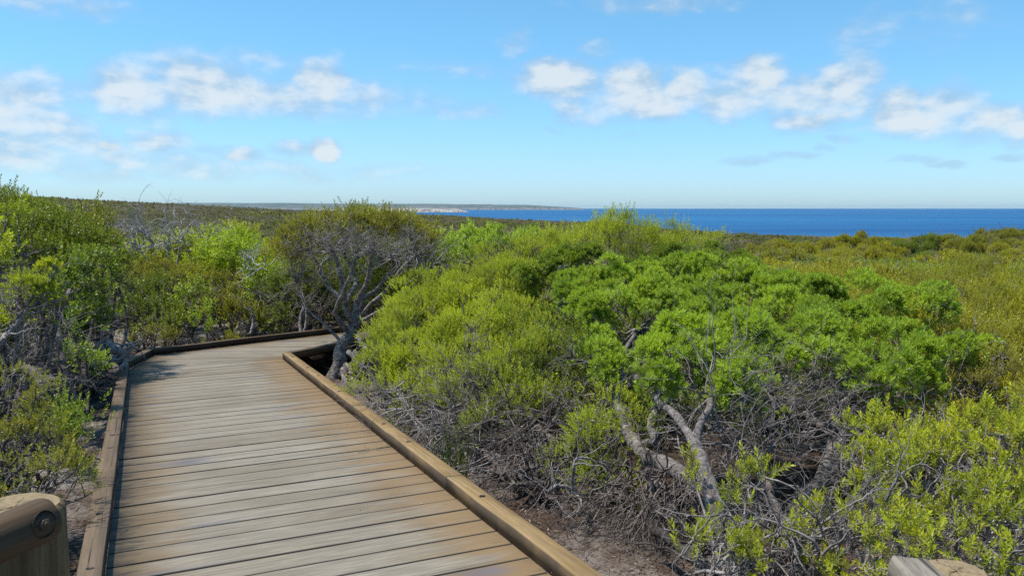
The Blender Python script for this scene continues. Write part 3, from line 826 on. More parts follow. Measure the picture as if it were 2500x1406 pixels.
# ------------------------------------------------------------------ log posts with rails in the two lower corners
def log_material(name, side_a, side_b, end_c):
    m, t, out = new_mat(name)
    pos = t.node('ShaderNodeTexCoord').outputs['Object']
    g1 = t.noise(t.mapping(pos, (26, 26, 1.6)), 1, 5, .6); g2 = t.noise(t.mapping(pos, (130, 130, 6)), 1, 4, .7)
    c = t.mix(t.smooth(g1, .38, .60), side_a, side_b)
    c = t.mix(t.math('MULTIPLY', t.smooth(g2, .60, .38), .75), c, t.mix(.5, c, (0.03, .02, .01)))
    crk = t.smooth(t.noise(t.mapping(pos, (30, 30, .8), (4, 2, 0)), 1, 3, .5), .60, .64)
    c = t.mix(t.math('MULTIPLY', crk, .8), c, (0.03, 0.02, 0.012))
    b = principled(t, c, .7, .25, g1, .3, .006); t.l.new(b.outputs[0], out.inputs[0])
    m2, t, out = new_mat(name + ' sawn end')
    pos = t.node('ShaderNodeTexCoord').outputs['Object']
    wv = t.node('ShaderNodeTexWave', wave_type='RINGS', rings_direction='Z'); t.put(wv.inputs['Vector'], pos)
    wv.inputs['Scale'].default_value = 16; wv.inputs['Distortion'].default_value = 1.6; wv.inputs['Detail'].default_value = 3; wv.inputs['Detail Scale'].default_value = 8
    n = t.noise(pos, 22, 5, .6); nf = t.noise(pos, 140, 3, .6)
    c = t.mix(t.math('MULTIPLY', wv.outputs['Fac'], .35), end_c, tuple(x * .62 for x in end_c))
    c = t.mix(t.math('MULTIPLY', t.smooth(n, .45, .7), .5), c, tuple(x * .5 for x in end_c))
    c = t.mix(t.math('MULTIPLY', t.smooth(nf, .5, .7), .3), c, tuple(x * .4 for x in end_c))
    # radial checks from the heart
    sp = t.node('ShaderNodeSeparateXYZ'); t.put(sp.inputs[0], t.vmath('ADD', pos, t.vmath('MULTIPLY', t.vmath('SUBTRACT', t.noise(pos, 30, 3, .6, 0, 1), (.5, .5, .5)), (.035, .035, 0))))
    an = t.math('ARCTAN2', sp.outputs[1], sp.outputs[0]); rad = t.vmath('LENGTH', t.vmath('MULTIPLY', pos, (1, 1, 0)))
    line = t.math('ABSOLUTE', t.math('SINE', t.math('MULTIPLY_ADD', an, 1.5, .5)))
    ck = t.math('MULTIPLY', t.smooth(t.math('MULTIPLY', line, rad), .0022, .0009), t.smooth(rad, .088, .06))
    c = t.mix(t.math('MULTIPLY', ck, .9), c, (0.03, 0.022, 0.014))
    b = principled(t, c, .8, .2, t.math('SUBTRACT', nf, ck), .4, .004); t.l.new(b.outputs[0], out.inputs[0])
    return [m, m2]
M['post'] = log_material('pale pine log', (0.125, 0.078, 0.034), (0.205, 0.140, 0.066), (0.26, 0.195, 0.11))
M['rail'] = log_material('brown rail log', (0.040, 0.025, 0.012), (0.095, 0.060, 0.031), (0.13, 0.095, 0.06))
M['railgrey'] = log_material('grey rail log', (0.165, 0.132, 0.098), (0.255, 0.22, 0.172), (0.24, 0.195, 0.14))
def log_mesh(name, length, r, mats, flat=0.0, k=28, seed=0, tip=.012):
    """log along +Z from 0 to length, rounded arrises, end grain on both ends"""
    rg2 = np.random.default_rng(seed)
    hs = [0, tip * .5] + list(np.linspace(tip * 1.5, length - tip * 1.5, 14)) + [length - tip * .5, length]
    rs_ = [r - tip, r - tip * .3] + [r] * 14 + [r - tip * .3, r - tip]
    an = np.linspace(0, 2 * np.pi, k, endpoint=False)
    wob = 1 + .02 * np.sin(2 * an + seed) + .012 * np.sin(5 * an + 2 * seed)
    V = []
    for h, rr_ in zip(hs, rs_):
        x = np.cos(an) * rr_ * wob; y = np.sin(an) * rr_ * wob
        if flat: y = np.minimum(y, rr_ * flat)
        V.append(np.stack([x, y, np.full(k, h) + .0015 * rg2.standard_normal(k)], -1))
    n = len(hs); V = np.concatenate(V)
    idx = np.arange(n * k).reshape(n, k)
    Q = np.stack([idx[:-1], np.roll(idx[:-1], -1, 1), np.roll(idx[1:], -1, 1), idx[1:]], -1).reshape(-1, 4)
    mi = np.zeros(len(Q))
    caps = []
    for ring, flip in ((idx[0], True), (idx[-1], False)):
        inner = []
        c0 = V[ring].mean(0); prev = ring
        for f in (.66, .33, .02):
            st = len(V); V = np.vstack([V, c0 + (V[ring] - c0) * f + np.array([0, 0, .0012]) * rg2.standard_normal((k, 1))])
            cur = np.arange(st, st + k)
            q = np.stack([prev, np.roll(prev, -1), np.roll(cur, -1), cur], -1); caps.append(q[:, ::-1] if flip else q); prev = cur
    cq = np.concatenate(caps)
    return mesh_np(name, V, np.vstack([Q, cq]), mats, matidx=np.concatenate([mi, np.ones(len(cq))]), smooth=False)
def fence_post(name, label, top, r, height, rail_a, rail_b, rail_r, railmat, seed, bolt_at=None, flat=0.0, roll=0.0):
    t = thing(name, label, 'post', (top[0], top[1], top[2] - height))
    po = link('log_post', log_mesh('log_post', height, r, M['post'], seed=seed, tip=.014), t)
    d = Vector(rail_b - rail_a)
    ro = link('rail', log_mesh('rail', d.length, rail_r, M[railmat], flat=flat, seed=seed + 3, tip=.012), t, Vector(rail_a) - t.location)
    ro.rotation_euler = (d.to_track_quat('Z', 'Y') @ Matrix.Rotation(roll, 4, 'Z').to_quaternion()).to_euler()
    for me in (po.data, ro.data):
        sm = np.ones(len(me.polygons), bool); mi = np.zeros(len(me.polygons), np.int32); me.polygons.foreach_get('material_index', mi); me.polygons.foreach_set('use_smooth', mi == 0)
    if bolt_at is not None:
        p, nrm = bolt_at
        q = Vector(nrm).to_track_quat('Z', 'Y')
        for (nm, rad, h0, h1, kk, mt) in (('washer', .0205, -.008, -.001, 20, 'washer'), ('nut', .0135, -.001, .008, 6, 'washer'), ('bolt_end', .0065, .008, .012, 12, 'washer')):
            an = np.linspace(0, 2 * np.pi, kk, endpoint=False)
            V = np.vstack([np.stack([np.cos(an) * rad, np.sin(an) * rad, np.full(kk, h)], -1) for h in (h0, h1)] + [np.stack([np.cos(an) * rad * .5, np.sin(an) * rad * .5, np.full(kk, h1 + .0006)], -1), np.stack([np.cos(an) * rad * .02, np.sin(an) * rad * .02, np.full(kk, h1 + .0004)], -1)])
            i4 = np.arange(4 * kk).reshape(4, kk)
            Q = np.concatenate([np.stack([i4[j], np.roll(i4[j], -1), np.roll(i4[j + 1], -1), i4[j + 1]], -1) for j in range(3)])
            o = link(nm, mesh_np(nm, V, Q, M[mt]), t, Vector(p) - t.location); o.rotation_euler = q.to_euler()
        # the counterbore round the washer, its shade painted as near black
        an = np.linspace(0, 2 * np.pi, 24, endpoint=False)
        V = np.vstack([np.stack([np.cos(an) * a, np.sin(an) * a * 1.1, np.full(24, h)], -1) for a, h in ((.0285, .0012), (.026, -.008), (.001, -.009))])
        i3 = np.arange(72).reshape(3, 24)
        Q = np.concatenate([np.stack([i3[j], np.roll(i3[j], -1), np.roll(i3[j + 1], -1), i3[j + 1]], -1) for j in range(2)])
        o = link('bolt_recess', mesh_np('bolt_recess', V, Q, M['hole_shade']), t, Vector(p) - t.location); o.rotation_euler = q.to_euler()
    return t
ta = P(34, 1236, 2.10)
ra = P(122, 1262, 1.93); rb = P(0, 1314, 1.82); rb = ra + unit(rb - ra) * .9
rn = unit(np.cross(rb - ra, [0, 0, 1.0])); rn = rn if rn @ (CAM - ra) > 0 else -rn
bp = P(112, 1278, 1.93)
# put the bolt on the rail's camera side
tt = float((bp - ra) @ unit(rb - ra)); bp = ra + unit(rb - ra) * max(.05, tt) + rn * .049 + np.array([0, 0, .012])
fence_post('log_fence_post', 'round pale log post with a brown rail bolted across its near side', ta, .118, 1.0, ra, rb, .052, 'rail', 2, (bp, unit(rn + np.array([0, 0, .1]))))
tb = P(2334, 1394, 1.88)
fence_post('log_fence_post', 'sawn log post top with cracked end grain beside a flat grey rail', tb, .082, .95, P(2216, 1385, 1.84), P(2560, 1760, 1.10), .045, 'railgrey', 5, None, .6, R(0))

# ------------------------------------------------------------------ plants
def base_at(px, py, Y):
    p = P(px, py, Y); return (p[0], p[1], float(ground_z(p[0], p[1])))

M['treebark'] = bark_mat('pale flaky tree bark', (0.16, 0.13, 0.11), (0.54, 0.49, 0.45), 22)
# the gnarled tree in the middle
def gnarled_tree():
    b = base_at(815, 925, 11.3)
    t = thing('gnarled_tree', 'gnarled wind-bent tree with bare grey twig crown and green cap beside the boardwalk bend', 'tree', b)
    B = np.array(b); g = Geo()
    def W(*rows): return [P(*r) - B for r in rows]
    foot = np.array([0, 0, -.15])
    tips = []; dirs = []
    def limb_w(rows, r0, r1, n=16, start=None):
        rows = [(x, y, Y - (0 if start is foot else (.45 * i / max(1, len(rows) - 1)))) for i, (x, y, Y) in enumerate(rows)]
        pts = W(*rows)
        if start is not None: pts = [start] + pts
        p = limb(g, pts, r0, r1, n, 8, .22); tips.append(p[-1]); dirs.append(unit(p[-1] - p[-3])); return p
    main = limb_w([(812, 930, 11.2), (830, 880, 11.3), (835, 850, 11.3), (858, 810, 11.4), (868, 790, 11.4)], .105, .07, 18, foot)
    tips.pop(); dirs.pop()
    a = limb_w([(845, 745, 11.3), (838, 710, 11.3), (831, 672, 11.3), (822, 640, 11.4), (812, 612, 11.4)], .05, .02, 18, main[-2])
    limb_w([(872, 740, 11.5), (896, 690, 11.5), (903, 645, 11.4), (908, 615, 11.3)], .05, .02, 18, main[-1])
    limb_w([(884, 765, 11.4), (915, 735, 11.3), (945, 708, 11.2), (962, 678, 11.1), (990, 645, 11.2), (1015, 625, 11.3)], .036, .014, 20, main[-1])
    limb_w([(880, 740, 11.8), (925, 700, 12.1), (955, 660, 12.2), (960, 630, 12.2)], .04, .018, 16, main[-1])
    limb_w([(905, 770, 11.2), (950, 745, 11.1), (1000, 690, 11.2), (1050, 655, 11.4)], .03, .012, 16, main[-1])
    limb_w([(820, 770, 11.2), (825, 745, 11.2), (842, 705, 11.1), (860, 660, 11.2), (868, 625, 11.2)], .04, .016, 16, main[-5])
    limb_w([(800, 700, 11.5), (780, 650, 11.7), (760, 620, 11.8)], .035, .014, 14, a[5])
    limb_w([(870, 680, 11.9), (845, 630, 12.2), (840, 595, 12.3)], .035, .014, 14, a[4])
    limb_w([(790, 790, 11.4), (760, 765, 11.6), (740, 735, 11.8), (725, 690, 12)], .022, .010, 14, main[-7])
    for rows in ([(850, 850, 11.0), (868, 880, 10.9), (885, 905, 10.8)], [(845, 890, 11.0), (862, 925, 10.7), (872, 950, 10.5)], [(835, 905, 10.9), (845, 940, 10.6), (850, 965, 10.4)],
                 [(865, 860, 11.1), (890, 870, 11.0), (905, 915, 10.8)], [(880, 830, 11.2), (893, 850, 11.1), (880, 900, 10.8), (860, 950, 10.6)]):
        p = limb(g, W(*rows), .045, .016, 12, 7, .4)
        st = p[rng.integers(3, 12, 4)]
        branching(g, st, rng.standard_normal((4, 3)) * .6 + np.array([.3, -.5, -.3]), .22, .012, 3, 2, .5, (0, 0, -.2), .7, .3)
    V, Q, _ = g.get(); link('trunk', mesh_np('trunk', V, Q, M['treebark'], smooth=True), t)
    # bare twig dome
    g = Geo()
    for tp, dv in zip(tips, dirs):
        n = 18
        dd = unit(rng.standard_normal((n, 3)) * .75 + dv * .35 + np.array([0.05, -.65, .35]))
        branching(g, np.repeat(tp[None], n, 0), dd, .19, .0095, 6, 2, .45, (0, -.05, .05), .72, .18)
    V, Q, _ = g.get(); link('bare_twigs', mesh_np('bare_twigs', V, Q, M['twigpale'], smooth=True), t)['kind'] = 'stuff'
    lob = LB((715, 615, 11.7, .42, .65), (760, 588, 11.6, .48, .65), (820, 566, 11.9, .5, .6), (705, 640, 11.8, .28, .7), (880, 553, 12.2, .46, .55), (950, 556, 12.4, .46, .55), (890, 560, 13.0, .50, .6), (960, 563, 13.1, .50, .6), (1010, 588, 13.0, .42, .7), (1035, 612, 12.8, .32, .8), (860, 590, 13.3, .6, .6),
             (690, 620, 12.4, .26, .6), (735, 630, 12.2, .22, .6), (760, 675, 12.3, .22, .7), (795, 690, 12.2, .18, .8), (835, 880, 11.6, .10, .9), (845, 760, 11.9, .18, 1.4))
    L = np.array([[*(l[0] - B), l[1], l[2], l[3]] for l in lob])
    V, Q, at = foliage(L, SP['midfine'], 2.6, .66)
    link('crown', mesh_np('crown', V, Q, M['olive'], at), t)
gnarled_tree()

# --- the mound of fine-leaved shrubs on the right of the boardwalk
make_shrub('fine_leaved_shrub', 'lime green shrub leaning over the right kerb just past the gnarled tree', 'shrub', base_at(1010, 950, 9.4),
    LB((985, 805, 9.2, .44), (965, 860, 8.7, .40), (1015, 870, 8.5, .48), (955, 925, 8.2, .34, .9), (1060, 825, 9.3, .54), (1085, 885, 8.6, .48), (1035, 765, 9.9, .48), (938, 980, 8.0, .24, .9), (1070, 735, 10.4, .46), (1000, 930, 8.0, .38)), 'lime', 'lime', dead=.8)
make_shrub('fine_leaved_shrub', 'tall lime green shrub forming the left slope of the big rounded mound', 'shrub', base_at(1180, 900, 10.6),
    LB((1105, 770, 10.2, .54), (1175, 725, 10.8, .60), (1250, 730, 10.2, .60), (1180, 800, 9.6, .55), (1280, 680, 11.4, .66), (1265, 805, 9.2, .48), (1125, 720, 10.6, .50), (1220, 690, 11.2, .55)), 'lime', 'lime', dead=.4)
make_shrub('fine_leaved_shrub', 'lime green shrub with upright tips crowning the top of the mound against the sea', 'shrub', base_at(1480, 850, 12.6),
    LB((1510, 605, 12.4, .62), (1430, 628, 12.2, .62), (1345, 650, 12.0, .62), (1590, 620, 12.4, .48), (1515, 566, 12.6, .28), (1650, 640, 12.2, .42), (1400, 665, 11.6, .5), (1690, 610, 13.2, .4)), 'yellow', 'lime')
make_shrub('fine_leaved_shrub', 'low soft lime shrub over tangled grey twigs midway along the right kerb', 'shrub', base_at(1190, 1060, 7.0),
    LB((1120, 880, 7.7, .42), (1190, 895, 7.3, .42), (1260, 940, 6.8, .40), (1215, 965, 6.6, .34), (1290, 895, 7.2, .40), (1180, 840, 8.1, .46), (1100, 940, 7.3, .32), (1010, 950, 7.7, .30), (1240, 840, 7.9, .46), (1315, 965, 6.9, .28), (1045, 910, 7.9, .34), (1280, 985, 6.5, .26), (1150, 930, 7.0, .3), (1235, 990, 6.4, .27), (1130, 980, 6.9, .30), (1180, 1010, 6.5, .26), (1060, 985, 7.3, .28), (1000, 985, 7.5, .26), (1100, 1015, 6.7, .22), (1225, 1030, 6.2, .24), (1290, 1025, 6.2, .22)), 'lime', 'lime', dead=1.6)
make_shrub('fine_leaved_shrub', 'small dense lime shrub hanging in front of the bare twisted trunks', 'shrub', base_at(1470, 1180, 5.7),
    LB((1420, 1030, 5.7, .26), (1465, 1035, 5.6, .25), (1440, 1085, 5.4, .25), (1470, 1130, 5.2, .21), (1490, 1165, 5.1, .17), (1395, 1075, 5.5, .18), (1480, 1000, 5.9, .22)), 'lime', 'lime', density=1.2, size=.85, dead=.8)
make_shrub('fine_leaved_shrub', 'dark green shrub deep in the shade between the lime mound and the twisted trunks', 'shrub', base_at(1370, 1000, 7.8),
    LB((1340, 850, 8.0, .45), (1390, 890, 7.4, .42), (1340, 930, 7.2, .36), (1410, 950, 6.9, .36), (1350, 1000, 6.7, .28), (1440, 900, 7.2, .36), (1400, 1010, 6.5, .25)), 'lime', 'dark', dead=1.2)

# --- rounded shrub with fresh green rosettes on twisted bare trunks
def rosette_shrub():
    b = base_at(1745, 1385, 3.85)
    t = thing('rosette_shrub', 'broad shrub of fresh green needle rosettes held up on twisted bare grey trunks', 'shrub', b)
    B = np.array(b)
    rows = [(1420, 730, 8.4, .36), (1490, 730, 8.3, .38), (1560, 710, 8.5, .38), (1640, 700, 8.7, .40), (1720, 705, 8.7, .38), (1560, 765, 7.8, .36), (1490, 785, 7.5, .32), (1430, 780, 7.8, .28), (1620, 760, 7.9, .34), (1700, 755, 8.0, .34), (1790, 735, 8.3, .40), (1850, 765, 8.0, .36), (1740, 800, 7.4, .30), (1820, 800, 7.4, .30), (1600, 800, 7.3, .24), (1670, 790, 7.5, .26), (1900, 730, 8.6, .36),
            (1640, 840, 5.8, .25), (1700, 850, 5.7, .25), (1655, 890, 5.4, .23), (1610, 895, 5.5, .20), (1730, 890, 5.5, .20), (1605, 940, 5.2, .16), (1755, 835, 6.1, .24),
            (1830, 840, 5.9, .27), (1885, 870, 5.7, .25), (1850, 910, 5.4, .21), (1800, 880, 5.6, .20), (1920, 900, 5.6, .2), (1970, 850, 6.0, .27), (2020, 880, 5.8, .24), (1985, 910, 5.6, .20), (2080, 855, 6.1, .26), (2120, 895, 5.7, .23), (2180, 855, 6.1, .29), (2235, 890, 5.8, .26), (2255, 935, 5.5, .18), (2180, 925, 5.5, .17), (2060, 915, 5.6, .18),
            (2110, 800, 6.8, .34), (2200, 785, 6.9, .34), (2275, 815, 6.6, .30), (2330, 855, 6.4, .28), (2390, 890, 6.3, .22), (1960, 745, 7.9, .34), (1920, 790, 7.4, .30), (2030, 765, 7.6, .32), (2010, 815, 6.8, .27), (2120, 745, 7.7, .3),
            (1470, 880, 6.2, .13), (1490, 920, 6.0, .12), (1460, 850, 6.4, .12), (1395, 845, 6.8, .13), (1780, 925, 5.2, .09), (1850, 955, 5.2, .13), (1800, 960, 5.1, .09), (2150, 960, 5.4, .11), (2090, 940, 5.5, .12)]
    lob = LB(*[(*r, .90) for r in rows])
    L = np.array([[*(l[0] - B), l[1], l[2], l[3]] for l in lob])
    V, Q, at = foliage(L, SP['cone'], 1.0, 1.0)
    link('foliage', mesh_np('foliage', V, Q, M['cone'], at), t)
    # one seed head
    c = P(1915, 1018, 4.7) - B
    V, Q, at = foliage(np.array([[*c, .055, .055, .045]]), dict(SP['cone'], clumps=160, shoots=10, cr=.02), 1, .55)
    link('seed_head', mesh_np('seed_head', V, Q, M['brightlime'], at), t)
    g = Geo()
    def W(*rows): return np.array([P(*r) - B for r in rows])
    foot = np.array([0, 0, -.1])
    A = []
    A.append(limb(g, np.vstack([foot, W((1752, 1300, 3.9), (1735, 1200, 4.05), (1712, 1120, 4.25), (1695, 1080, 4.4))]), .046, .034, 24, 10, .07))
    A.append(limb(g, np.vstack([A[0][-1], W((1672, 1045, 4.6), (1640, 1005, 4.9), (1610, 985, 5.1), (1600, 960, 5.3))]), .028, .018, 16, 8, .08))
    A.append(limb(g, np.vstack([A[0][-2], W((1708, 1040, 4.6), (1730, 1000, 4.9), (1740, 960, 5.2), (1745, 920, 5.5))]), .026, .015, 16, 8, .08))
    f2 = np.array(base_at(1790, 1290, 4.35)) - B + np.array([0, 0, -.1])
    T2 = limb(g, np.vstack([f2, W((1740, 1215, 4.5), (1680, 1165, 4.7), (1620, 1130, 4.95), (1570, 1105, 5.2), (1545, 1075, 5.4), (1528, 1040, 5.6), (1515, 1000, 5.8), (1510, 970, 5.9), (1530, 945, 5.9), (1562, 920, 6.0), (1585, 890, 6.0))]), .058, .026, 36, 10, .07)
    A.append(T2)
    A.append(limb(g, np.vstack([T2[14], W((1598, 1070, 5.1), (1588, 1040, 5.3), (1600, 1005, 5.5), (1625, 985, 5.7), (1660, 950, 5.8))]), .034, .02, 18, 8, .08))
    A.append(limb(g, np.vstack([T2[27], W((1520, 900, 6.6), (1530, 850, 7.1), (1560, 800, 7.5))]), .03, .016, 12, 7, .2))
    A.append(limb(g, np.vstack([T2[25], W((1480, 930, 6.2), (1465, 890, 6.3))]), .018, .010, 9, 6, .2))
    f3 = np.array(base_at(1905, 1275, 4.9)) - B + np.array([0, 0, -.1])
    T3 = limb(g, np.vstack([f3, W((1950, 1220, 5.0), (2000, 1180, 5.1), (2020, 1130, 5.3), (2060, 1060, 5.5), (2120, 1010, 5.7), (2160, 960, 5.8), (2180, 920, 6.0))]), .055, .02, 26, 9, .08)
    A.append(T3)
    for tgt in ([(1950, 1090, 5.6), (1900, 1000, 5.8), (1870, 930, 5.9)], [(2040, 980, 5.9), (2030, 930, 6.0)], [(2050, 1000, 6.4), (2120, 880, 6.9)], [(1960, 1000, 6.5), (1900, 860, 7.2)], [(2150, 1010, 6.0), (2240, 960, 6.1), (2330, 900, 6.4)]):
        A.append(limb(g, np.vstack([T3[rng.integers(8, 15)], W(*tgt)]), .034, .015, 12, 7, .2))
    V, Q, _ = g.get(); link('trunk', mesh_np('trunk', V, Q, M['barkpale'], smooth=True), t)
    g = Geo()
    ends = np.concatenate([p[-6:] for p in A])
    # branchlets that carry the rosettes
    for l in L:
        c = l[:3] - np.array([0, 0, l[5] * .7])
        j = np.argmin(((ends - c) ** 2).sum(1)); s0_ = ends[j]
        p = limb(g, [s0_, (s0_ + c) / 2 + rng.normal(0, .05, 3) - np.array([0, 0, .04]), c], .014, .007, 8, 5, .4)
        n = 6
        branching(g, np.repeat(p[-1][None], n, 0), unit(rng.standard_normal((n, 3)) * .7 + np.array([0, 0, .9])), l[3] * .5, .006, 3, 2, .5, (0, 0, .2), .65, .15)
    V, Q, _ = g.get(); link('branches', mesh_np('branches', V, Q, M['twig'], smooth=True), t)
    g = Geo()
    # dead fine twigs hanging under the canopy
    for (px, py, Y, n, ln) in [(1640, 960, 5.6, 10, .22), (1740, 980, 5.2, 14, .24), (1850, 1040, 5.3, 16, .3), (1950, 1060, 5.3, 16, .3), (1880, 1100, 5.0, 12, .3), (2060, 1040, 5.6, 12, .28), (1660, 1060, 5.0, 10, .22), (1560, 960, 6.2, 8, .25), (1800, 1130, 4.8, 14, .28), (2200, 990, 5.8, 10, .26), (1550, 870, 6.6, 10, .25), (1970, 950, 5.9, 10, .25), (1480, 1000, 6.3, 8, .25), (2290, 960, 6.0, 8, .26)]:
        c = P(px, py, Y) - B
        st = c + rng.normal(0, .09, (n, 3))
        dd = unit(np.array([rng.choice([-1, 1]) * .6, -.4, .15]) + rng.standard_normal((n, 3)) * .7)
        branching(g, st, dd, ln, .007, 5, 2, .42, (0, -.1, .0), .74, .2, 3)
    V, Q, _ = g.get(); link('dead_twigs', mesh_np('dead_twigs', V, Q, M['twig'], smooth=True), t)['kind'] = 'stuff'
rosette_shrub()
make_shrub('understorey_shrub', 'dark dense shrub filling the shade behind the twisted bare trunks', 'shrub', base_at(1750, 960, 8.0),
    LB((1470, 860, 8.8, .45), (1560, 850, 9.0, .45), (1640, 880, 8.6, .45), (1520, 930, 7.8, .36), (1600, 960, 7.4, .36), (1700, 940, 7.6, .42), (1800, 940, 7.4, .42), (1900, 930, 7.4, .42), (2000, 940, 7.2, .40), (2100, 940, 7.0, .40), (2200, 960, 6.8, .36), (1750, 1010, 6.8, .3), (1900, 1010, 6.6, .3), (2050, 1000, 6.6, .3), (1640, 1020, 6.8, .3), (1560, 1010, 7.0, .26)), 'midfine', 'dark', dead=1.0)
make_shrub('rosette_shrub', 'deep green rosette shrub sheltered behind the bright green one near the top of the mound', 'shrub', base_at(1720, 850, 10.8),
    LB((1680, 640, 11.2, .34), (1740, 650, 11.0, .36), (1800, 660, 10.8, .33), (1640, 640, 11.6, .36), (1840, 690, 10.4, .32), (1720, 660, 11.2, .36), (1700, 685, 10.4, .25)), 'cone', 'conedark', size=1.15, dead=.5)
make_shrub('rosette_shrub', 'mid green rosette shrub between the lime mound and the broad twisted one', 'shrub', base_at(1370, 900, 9.8),
    LB((1300, 672, 10.4, .36), (1340, 675, 10.2, .38), (1400, 640, 10.6, .34), (1460, 650, 10.4, .34), (1280, 700, 9.9, .28), (1530, 665, 10.2, .3), (1270, 770, 9.0, .22), (1310, 790, 8.7, .2), (1370, 720, 9.4, .3), (1430, 700, 9.6, .3)), 'cone', 'conedark', size=1.15, dead=.6)

# --- hanging brown twig bush under the leaning trunk, and twig tangles along the kerb
def twig_bush(label, rows, mat, base, name='dead_twig_bush', rad=.0075):
    b = base_at(*base); B = np.array(b)
    t = thing(name, label, 'dead bush', b)
    g = Geo(); st = []
    for (px, py, Y, n, ln, down, lean) in rows:
        c = P(px, py, Y) - B
        s_ = c + rng.normal(0, .07, (n, 3))
        dd = unit(np.array([lean, -.35, down]) + rng.standard_normal((n, 3)) * .6)
        branching(g, s_, dd, ln, rad, 5, 2, .40, (lean * .2, -.1, down * .3), .76, .2, 3)
        limb(g, [np.array([rng.normal(0, .04), rng.normal(0, .04), -.06]), c * .5 + rng.normal(0, .06, 3), c], .016, .010, 9, 6, .3)
    V, Q, _ = g.get(); link('twigs', mesh_np('twigs', V, Q, M[mat], smooth=True), t)['kind'] = 'stuff'
twig_bush('drooping brown dead twig bush under the thick leaning trunk', [(1600, 1160, 4.75, 22, .20, -.8, -.2), (1660, 1180, 4.6, 22, .20, -.9, 0), (1560, 1150, 4.9, 16, .20, -.7, -.4), (1700, 1210, 4.45, 14, .16, -.8, .1), (1500, 1190, 4.9, 12, .17, -.5, -.5), (1620, 1210, 4.6, 14, .15, -.9, -.1)], 'twigbrown', (1650, 1290, 4.5))
twig_bush('tangle of bare grey twigs beside the right kerb near the green reeds', [(1000, 1010, 6.9, 14, .24, -.1, -.5), (1060, 1030, 6.6, 16, .24, -.2, -.4), (1130, 1010, 6.5, 18, .25, 0, -.3), (1160, 1090, 6.0, 14, .24, -.2, -.5), (970, 960, 7.4, 10, .2, 0, -.5), (1230, 1120, 5.8, 12, .22, -.2, -.3)], 'twig', (1150, 1120, 6.2))
twig_bush('tangle of grey brown twigs under the low lime shrub by the sandy ground', [(1250, 1050, 6.1, 18, .24, .1, -.4), (1320, 1060, 5.9, 20, .25, .1, -.2), (1280, 1120, 5.7, 16, .22, -.1, -.5), (1340, 1120, 5.5, 14, .2, -.2, -.4), (1380, 1160, 5.2, 10, .18, -.4, -.2), (1220, 1010, 6.5, 12, .2, .1, -.3)], 'twigbrown', (1330, 1180, 5.6))

def branch_thing(name, label, cat, polys, mat, base, twigs=4):
    b = base_at(*base); B = np.array(b); t = thing(name, label, cat, b); g = Geo(); tw = Geo()
    for rows, r0, r1 in polys:
        p = limb(g, [P(*r) - B for r in rows], r0, r1, max(10, 4 * len(rows)), 8, .22)
        if twigs:
            st = p[-max(3, len(p) // 2):]
            k = rng.integers(0, len(st), twigs)
            branching(tw, st[k], rng.standard_normal((twigs, 3)) + np.array([0, -.3, .1]), .16, max(.004, r1 * .55), 4, 2, .5, (0, 0, 0), .72, .25)
    V, Q, _ = g.get(); link('limb', mesh_np('limb', V, Q, M[mat], smooth=True), t)
    if twigs:
        V, Q, _ = tw.get(); link('twigs', mesh_np('twigs', V, Q, M[mat], smooth=True), t)['kind'] = 'stuff'
branch_thing('dead_branch', 'crooked pale bare branch sticking out before the dark hollow under the lime shrub', 'branch',
    [([(1400, 1200, 4.9), (1398, 1160, 4.85), (1408, 1120, 4.85), (1440, 1118, 4.9)], .012, .006), ([(1420, 1205, 5.0), (1380, 1188, 4.9), (1352, 1188, 4.85), (1338, 1202, 4.8)], .018, .007), ([(1400, 1195, 4.9), (1420, 1225, 4.8), (1410, 1250, 4.7)], .010, .004)], 'silver', (1420, 1230, 5.0), 6)
branch_thing('fallen_limb', 'thick brown limb lying low under the grey twig tangle by the kerb', 'branch',
    [([(1165, 1095, 6.1), (1205, 1125, 5.8), (1240, 1160, 5.6), (1290, 1175, 5.4), (1330, 1190, 5.3)], .035, .045), ([(1275, 990, 6.6), (1310, 1040, 6.2), (1350, 1075, 5.9), (1390, 1100, 5.8)], .022, .035), ([(1290, 1165, 5.5), (1310, 1200, 5.4), (1330, 1215, 5.3)], .03, .025)], 'bark', (1320, 1200, 5.4), 5)
branch_thing('fallen_limb', 'long thin brown limb lying on shaded litter at lower right', 'branch',
    [([(1600, 1295, 4.3), (1650, 1325, 4.0), (1700, 1370, 3.7), (1750, 1392, 3.5)], .026, .020), ([(1700, 1370, 3.7), (1740, 1385, 3.55), (1790, 1406, 3.4)], .016, .012)], 'barkdark', (1690, 1390, 3.8), 3)

# --- reeds
def reeds():
    b = base_at(1100, 1150, 5.75); t = thing('reed_tuft', 'small tuft of upright green reeds beside the right kerb', 'reeds', b)
    n = 60; g = Geo()
    s_ = np.stack([rng.normal(0, .05, n), rng.normal(0, .05, n), np.full(n, -.03)], -1)
    d = unit(np.stack([rng.normal(0, .16, n), rng.normal(0, .16, n), np.ones(n)], -1)); h = rng.uniform(.25, .62, n)
    k = np.linspace(0, 1, 6)
    Pt = s_[:, None] + d[:, None] * (h[:, None] * k)[..., None] + (rng.normal(0, .05, (n, 1, 3)) * np.array([1, 1, 0])) * (k ** 2)[None, :, None]
    g.tubes(Pt, np.linspace(.0035, .0012, 6)[None] * np.ones((n, 1)), 3, 0)
    V, Q, a = g.get()
    link('reeds', mesh_np('reeds', V, Q, M['conedark'], {'age': rng.random(len(V)) * .4, 'rnd': np.repeat(rng.random(n) * .7, 18)}), t)['kind'] = 'stuff'
reeds()

